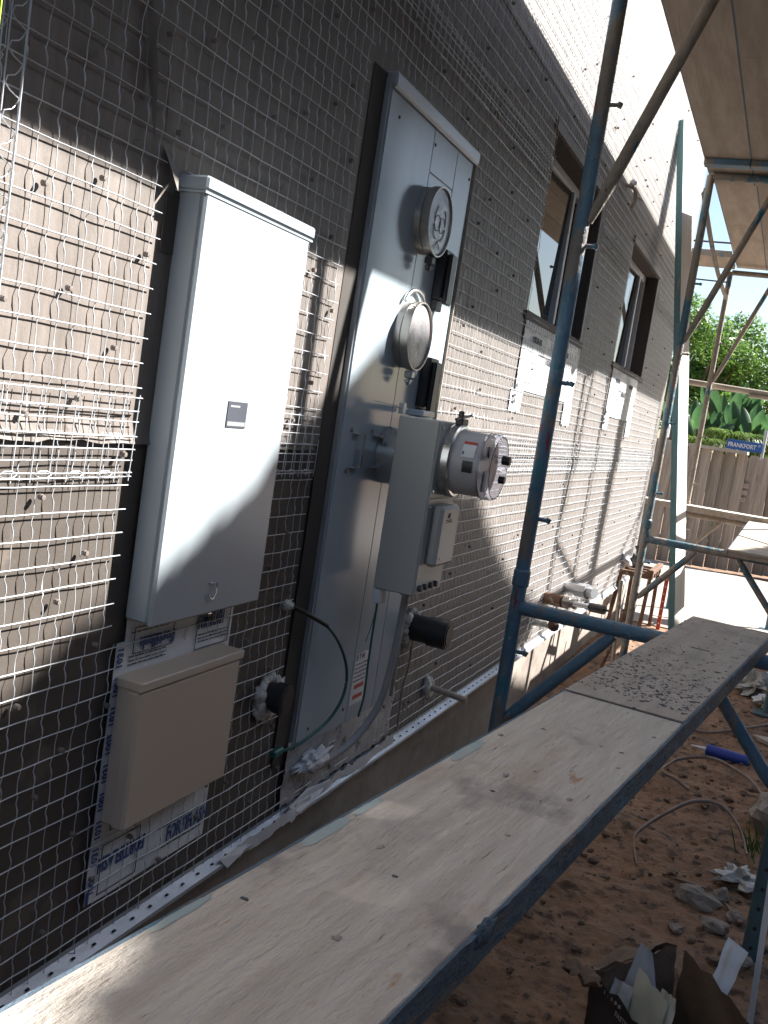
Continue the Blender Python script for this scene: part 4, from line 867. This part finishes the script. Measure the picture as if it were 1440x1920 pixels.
def grassy(label, x, y, z, r_, n):
    T = MB()
    for i in range(n):
        a = R(random.uniform(0, 360)); q = Vector((x+random.uniform(-.1, .1), y, z)); k = random.uniform(.5, 1)*r_
        pts = [q+Vector((math.cos(a)*k*t, math.sin(a)*k*t*.6, .5*k*(math.sin(t*2.6))-.25*k*t*t)) for t in (0, .25, .5, .75, 1)]
        sd_ = Vector((-math.sin(a), math.cos(a), 0))*.012
        T.add([p+sg_*sd_*(1-.9*j/4) for j, p in enumerate(pts) for sg_ in (-1, 1)], [(2*j, 2*j+1, 2*j+3, 2*j+2) for j in range(4)])
    T.tube([(x, y, -1.45), (x, y, z)], .05, 7); return single('arching_grass', T, 'leaf_c', label, 'plant', (x, y, -1.45), 'arching grassy plants behind the fence')
grassy('arching yellow-green grassy plant left of the street sign', O-.85, 15.9, .15, .62, 480); grassy('arching grassy plant right behind the street sign', O-.40, 16.1, .12, .66, 480); grassy('small arching grassy plant near the leaning plank', O-1.2, 15.6, .05, .45, 240)

# tree outside the frame whose crown shades the lower wall and the bench
SH = [(-3, -4), (-3, -1.15), (.12, -1.16), (.32, -1.10), (.5, -1.01), (.85, -.80), (1.2, -.60), (1.40, -.47), (1.56, -.40), (1.72, -.33), (1.86, -.22), (2.05, -.13), (2.26, -.02), (2.40, .08), (2.52, .14), (2.66, .12), (2.85, -.02), (3.10, -.22), (3.35, -.28), (3.62, -.31), (3.80, -.45), (4.2, -.66), (4.5, -.76), (4.95, -.93), (4.9, -1.02), (4.62, -1.10), (4.75, -1.25), (5.1, -1.35), (5.35, -1.45), (6.3, -1.66), (6.9, -2.0), (7.1, -2.6), (7.2, -4)]
HO = []
def inpoly(px, py):
    r_ = False; n = len(SH)
    for i in range(n):
        (x1, y1), (x2, y2) = SH[i], SH[i-1]
        if (y1 > py) != (y2 > py) and px < (x2-x1)*(py-y1)/(y2-y1)+x1: r_ = not r_
    return r_
ST = thing('shade_tree', 'dense garden tree standing to the right of the yard, outside the view', 'tree', (4.0, 5.4, -1.45))
rnd = random.Random(5); c = MB(); n_ = 0
while n_ < 72000:
    y_, z_ = rnd.uniform(-2, 7.2), rnd.uniform(-3.9, .2)
    if not inpoly(y_, z_) or any((y_-a)**2+((z_-b_)*1.1)**2 < r_*r_ for a, b_, r_ in HO): continue
    if z_ < -2.3 and y_ < 3.6: continue
    if .14+(z_+1.25)*2 < y_ < .80+(z_+1.25)*2 and -1.30 < z_ < -1.12 and rnd.random() < .80: continue
    X = 3.9+rnd.uniform(-.2, .2); q = Vector((X, y_+.80*X, z_+X)); n_ += 1
    if q.z < -1.4: continue
    a = Vector((rnd.gauss(0, 1), rnd.gauss(0, 1), rnd.gauss(0, 1))).normalized(); b_ = a.cross(SUN+Vector((rnd.gauss(0, .4), rnd.gauss(0, .4), 0))).normalized(); s_ = rnd.uniform(.038, .062)
    c.add([q-a*s_, q-b_*s_*.8, q+a*s_, q+b_*s_*.8], [(0, 1, 2, 3)])
obj('crown', c, 'leaf_dark', ST)
t = MB(); t.tube([(4.0, 5.4, -1.45), (3.95, 5.35, 0), (3.9, 5.3, 1.8)], [.16, .13, .07], 9)
for q in ((3.9, 3.2, 2.2), (3.9, 6.8, 2.0), (3.9, 5.0, 3.2), (3.9, 8.0, 1.3)): t.tube([(3.95, 5.35, .2), Vector(q)], [.07, .02], 6)
obj('trunk', t, 'bark', ST)

# unseen neighbouring house added on the right to block sky light
NH = thing('sky_blocking_house', 'unseen neighbouring house added on the far side of the yard to darken the shade', 'house', (7, 0, -1.45))
b = MB(); b.box((4.9, -12, -1.45), (11, 8.2, 3.25)); obj('wall', b, 'blocker_siding', NH)
b = MB(); b.add([(4.6, -12.3, 3.2), (4.6, 8.35, 3.2), (8, 8.35, 4.0), (8, -12.3, 4.0), (11.4, 8.35, 3.2), (11.4, -12.3, 3.2), (4.6, -12.3, 3.3), (4.6, 8.35, 3.3), (8, 8.35, 4.1), (8, -12.3, 4.1)], [(0, 3, 2, 1), (3, 5, 4, 2), (6, 7, 8, 9), (0, 1, 7, 6)]); obj('roof', b, 'bark', NH)
for y_ in (-4, 2.5):
    b = MB(); b.box((4.86, y_, .1), (4.895, y_+1.4, 1.2), bev=.01); wn_ = obj('window', b, 'window_frame', NH)
    b = MB(); b.box((4.85, y_+.08, .18), (4.857, y_+1.32, 1.12)); obj('pane', b, 'glass', wn_)
RF = thing('light_blocking_fence', 'unseen dark board fence added behind the viewer to darken the shade', 'fence', (2.4, -5, -1.45))  # unseen fence added behind the camera to cut light on the shaded wall
b = MB()
for i in range(34): b.box((.02+.145*i, -5.02, -1.45), (.155+.145*i, -5.0, .75+.02*(i % 3)))
obj('boards', b, 'blocker_siding', RF)['kind'] = 'stuff'
b = MB(); b.box((0, -5.07, .3), (4.9, -5.025, .4)); obj('rail', b, 'bark', RF)
# ================================================================== DEBRIS
def G(x, y): return -1.452+gh(x, y)
T = thing('caulk_tube', 'blue caulk tube with white nozzle lying on the dirt', 'caulk tube', (CW-.05, 5.08, -1.43))
a, c_ = Vector((CW-.118, 5.07, -1.425)), Vector((CW+.075, 5.05, -1.427)); d = (c_-a).normalized()
b = MB(); b.tube([a, c_], .0275, 20); obj('cartridge', b, 'caulk_blue', T)
b = MB(); b.tube([a, a-d*.012, a-d*.075], [.010, .009, .003], 10); obj('nozzle', b, 'white', T)
b = MB(); b.tube([c_, c_+d*.004], .029, 20); b.tube([a-d*.003, a+d*.002], .0285, 20); obj('end_rim', b, 'sign_blue', T)
def strip(label, pts, group='bent pale strips on the dirt'):
    P_ = curve([(CW+x, y, G(CW+x, y)+.012+h) for x, y, h in pts], 10); b = MB(); vs = []
    for i, p in enumerate(P_):
        d = (P_[min(i+1, len(P_)-1)]-P_[max(0, i-1)]).normalized(); s_ = d.cross(Vector((0, 0, 1))).normalized()*.0022
        vs += [p-s_+Vector((0, 0, -.0075)), p+s_+Vector((0, 0, -.0075)), p+s_+Vector((0, 0, .0075)), p-s_+Vector((0, 0, .0075))]
    n = len(P_)-1; b.add(vs, [(4*i+k, 4*i+(k+1) % 4, 4*i+4+(k+1) % 4, 4*i+4+k) for i in range(n) for k in range(4)]+[(0, 1, 2, 3), (4*n+3, 4*n+2, 4*n+1, 4*n)], True)
    return single('bent_strip', b, 'strip', label, 'strip', (CW+pts[0][0], pts[0][1], -1.45), group)
strip('curved pale strip with a hooked end, just below the caulk tube', [(-.14, 4.36, 0), (-.20, 4.40, .01), (-.27, 4.50, .015), (-.26, 4.62, .02), (-.21, 4.72, .03), (-.08, 4.80, .04), (.05, 4.72, .04), (.12, 4.60, .02), (.17, 4.47, 0)])
strip('large arched pale strip with a kinked end, nearest the viewer', [(-.235, 3.50, 0), (-.265, 3.60, .02), (-.26, 3.66, .05), (-.19, 3.82, .07), (-.10, 3.98, .09), (.0, 4.02, .10), (.08, 3.96, .06), (.115, 3.82, .01)])
strip('thin reddish strip crossing the dirt beyond the caulk tube', [(-.24, 5.40, 0), (-.12, 5.42, .01), (.0, 5.58, .01), (.16, 5.9, .02)])
def rock(x, y, r_, seed, label, mat='rock', flat=.6):
    b = MB(); b.blob((CW+x, y, G(CW+x, y)+r_[2]*.45), r_, seed, .28, 9, 1.5, False); return single('rock', b, mat, label, 'rock', (CW+x, y, -1.45), 'rocks on the dirt')
rock(.20, 4.22, (.10, .12, .09), 3, 'large pale rock behind the weed at the right edge')
rock(-.03, 3.36, (.075, .05, .04), 17, 'flat tilted brown stone nearest the torn box')
rock(.05, 3.42, (.03, .03, .03), 23, 'small round stone behind the flat tilted brown stone')
rock(.045, 3.17, (.042, .03, .022), 9, 'smooth grey oval stone near the perforated leg')
rock(.10, 3.32, (.03, .03, .02), 12, 'small grey stone against the perforated leg')
rock(-.06, 3.10, (.022, .02, .012), 14, 'little brown stone between the torn box and the tilted stone')
rock(.13, 2.98, (.03, .03, .02), 15, 'brown stone at the foot of the perforated leg')
def crumple(name, label, c_, r_, seed, mat, cat='plastic'):
    b = MB(); b.blob(c_, r_, seed, .9, 12, 2.2, False); return single(name, b, mat, label, cat, c_)
crumple('plastic_sheet', 'crumpled clear plastic lying by the rocks at right', (CW+.10, 3.60, G(CW+.1, 3.6)+.02), (.07, .06, .03), 4, 'plastic')
crumple('plastic_bag', 'large crumpled pale bag under the middle crossbar, right of the plank', (CW+.06, 6.75, -1.41), (.14, .16, .07), 6, 'plastic', 'bag'); crumple('plastic_bag', 'smaller crumpled bag lobe at the right edge', (CW+.20, 6.4, -1.41), (.10, .14, .06), 9, 'plastic', 'bag')
def scrap(a, c_, w_, h, mat, label):
    a, c_ = Vector((CW+a[0], a[1], G(CW+a[0], a[1])+.008)), Vector((CW+c_[0], c_[1], G(CW+c_[0], c_[1])+.010)); d = (c_-a); L__ = d.length; s_ = d.cross(Vector((0, 0, 1))).normalized()*w_; u_ = Vector((0, 0, h)); m_ = a+d*.5
    b = MB(); b.add([a, m_-s_, c_-s_*.7, c_+s_*.6, m_+s_*.8, a+u_*.3, m_-s_+u_, c_-s_*.7+u_, c_+s_*.6+u_, m_+s_*.8+u_], [(0, 4, 3, 2, 1), (5, 6, 7, 8, 9), (0, 1, 6, 5), (1, 2, 7, 6), (2, 3, 8, 7), (3, 4, 9, 8), (4, 0, 5, 9)]); return single('wood_scrap', b, mat, label, 'wood scrap', a, 'splintered wood scraps')
scrap((-.13, 3.48), (.0, 3.47), .010, .008, 'card_brown', 'long brown splinter pointing left, in front of the plastic'); scrap((.02, 3.52), (.13, 3.58), .016, .012, 'rust', 'orange-brown splinter against the crumpled plastic'); scrap((.10, 4.36), (.22, 4.33), .014, .012, 'rail_wood', 'pale splinter at the right edge below the bent strip')
scrap((.08, 5.62), (.22, 5.5), .05, .02, 'slab', 'pale flat offcut at the right edge'); scrap((.06, 3.40), (.12, 3.28), .012, .01, 'card_brown', 'short dark splinter beside the small stones')
scrap((-.62, 6.6), (-.5, 6.2), .02, .012, 'card_brown', 'dark stick in the dirt beyond the nearest crossbar')
b = MB()
for i in range(26):
    x, y = CW+.145+random.gauss(0, .03), 3.93+random.gauss(0, .04); z = G(x, y); h = random.uniform(.05, .13); dx = random.uniform(-.05, .03)
    b.add([(x-.002, y, z), (x+.002, y, z), (x+dx*.5+.0015, y, z+h*.6), (x+dx, y, z+h)], [(0, 1, 2, 3)])
single('weed_tuft', b, 'grass', 'small tuft of green weeds by the large pale rock', 'weed', (CW+.145, 3.93, -1.45))
# torn cardboard box
bx, by = CW-.03, 2.42; zb = -1.44
BX = thing('cardboard_box', 'torn dark printed cardboard box full of scraps, lower right corner', 'box', (bx, by, -1.45))
def quadsheet(p, n=8, amp=.004, seed=0, th=.003, rag=2.):
    p = [Vector(q) for q in p]; V_ = []
    for s_ in (0, th):
        for i in range(n+1):
            for j in range(n+1):
                u, v = i/n, j/n; q = p[0]*(1-u)*(1-v)+p[1]*u*(1-v)+p[2]*u*v+p[3]*(1-u)*v
                nn = (p[1]-p[0]).cross(p[3]-p[0]).normalized(); k = amp*noise.noise(Vector((u*3.1, v*3.1, seed)))*3
                if j == n: q = q+(p[3]-p[0]).normalized()*.012*noise.noise(Vector((u*9, seed, 1)))*rag
                V_.append(q+nn*(k+s_))
    N_ = (n+1)*(n+1); f_ = [(i*(n+1)+j, (i+1)*(n+1)+j, (i+1)*(n+1)+j+1, i*(n+1)+j+1) for i in range(n) for j in range(n)]; f_ += [tuple(x+N_ for x in q[::-1]) for q in f_[:]]
    m_ = MB(); m_.add(V_, f_, True); return m_
c1, c2, c3, c4 = (CW-.205, 2.33), (CW-.03, 2.14), (CW+.16, 2.32), (CW-.02, 2.54)
zt = -1.245
obj('near_panel', quadsheet([(*c1, zb), (*c2, zb), (c2[0], c2[1], zt-.01), (c1[0], c1[1], zt-.01)], amp=.004, seed=1), 'card_dark', BX)
obj('right_panel', quadsheet([(*c2, zb), (*c3, zb), (c3[0], c3[1], zt), (c2[0], c2[1], zt)], amp=.003, seed=2), 'card_dark', BX)
obj('far_panel', quadsheet([(*c3, zb), (*c4, zb), (c4[0], c4[1]+.02, zt+.01), (c3[0], c3[1], zt)], amp=.005, seed=3), 'card_brown', BX)
obj('left_panel', quadsheet([(*c4, zb), (*c1, zb), (c1[0], c1[1], zt), (c4[0]-.02, c4[1]+.02, zt+.015)], amp=.006, seed=4), 'card_brown', BX)
obj('bottom_panel', quadsheet([(*c1, zb), (*c2, zb), (*c3, zb), (*c4, zb)], amp=.001, seed=5), 'card_brown', BX)
obj('flap', quadsheet([(c2[0]-.005, c2[1]+.0, zt+.0), (c3[0], c3[1], zt), (c3[0]+.03, c3[1]-.17, zt-.15), (c2[0]+.05, c2[1]-.13, zt-.15)], amp=.003, seed=6), 'card_flap', BX)
obj('flap', quadsheet([(c1[0], c1[1], zt), (c4[0]-.02, c4[1]+.02, zt+.015), (c4[0]-.06, c4[1]+.05, zt-.02), (c1[0]-.03, c1[1]+.06, zt-.03)], amp=.01, seed=7), 'card_brown', BX)
obj('flap', quadsheet([(c1[0], c1[1], zt-.01), (c1[0]+.03, c1[1]-.03, zt-.01), (c1[0]-.05, c1[1]-.05, zt-.0), (c1[0]-.07, c1[1]-.01, zt+.01)], amp=.01, seed=8), 'card_brown', BX)
b = MB(); dv = Vector((c2[0]-c1[0], c2[1]-c1[1], 0)).normalized()
o_ = Vector((c1[0]+.07, c1[1]-.068, zt-.045))+Vector((-.003, -.006, 0)); text_mb(b, 'FASTENERS', .017, lambda u, v, w_: tuple(o_+dv*u+Vector((0, -.003-w_, v))), bold=.0004)
for k in range(5): q = o_+dv*(-.05+.014*k)+Vector((0, -.004, .022)); b.box(tuple(q), tuple(q+Vector((.007, .001, .008))))
obj('printed_lettering', b, 'trim', BX)
def paper(name, label, p, mat, seed): tag(obj(name, quadsheet(p, 8, .004, seed, .0008, .3), mat, loc=p[0]), label, 'paper scrap', 'paper scraps in the torn box')
paper('paper_scrap', 'cream folded paper standing in the torn box', [(CW-.12, 2.30, -1.36), (CW-.04, 2.24, -1.36), (CW-.03, 2.30, -1.245), (CW-.11, 2.36, -1.215)], 'paper_cream', 3)
paper('paper_scrap', 'pale grey paper behind the cream paper in the torn box', [(CW-.15, 2.38, -1.34), (CW-.04, 2.36, -1.34), (CW-.09, 2.44, -1.21), (CW-.12, 2.45, -1.20)], 'paper_grey', 6)
paper('paper_scrap', 'small cream corner beside the brown flap of the torn box', [(CW-.07, 2.28, -1.32), (CW-.01, 2.25, -1.32), (CW-.015, 2.31, -1.235), (CW-.05, 2.33, -1.23)], 'paper_cream', 8)
paper('paper_scrap', 'white strip curling up out of the back of the torn box', [(CW+.045, 2.50, -1.30), (CW+.085, 2.47, -1.30), (CW+.125, 2.56, -1.19), (CW+.075, 2.60, -1.185)], 'flashing', 11)
paper('paper_scrap', 'bluish crumpled paper at the left inside the torn box', [(CW-.17, 2.33, -1.33), (CW-.12, 2.28, -1.33), (CW-.11, 2.34, -1.26), (CW-.16, 2.38, -1.27)], 'paper_grey', 14)
# metal strut at the right edge, coloured white in place of sunlight
b = MB(); b.add([(CW+q, y_, z_) for y_ in (2.64, 2.67) for q, z_ in ((.160, -1.45), (.174, -1.45), (.150, -.95), (.136, -.95))], [(0, 1, 2, 3), (7, 6, 5, 4), (0, 4, 5, 1), (1, 5, 6, 2), (2, 6, 7, 3), (3, 7, 4, 0)]); single('metal_strut', b, 'white', 'metal strut at the lower right edge, coloured white as if sunlit', 'strut', (CW+.16, 2.65, -1.45))
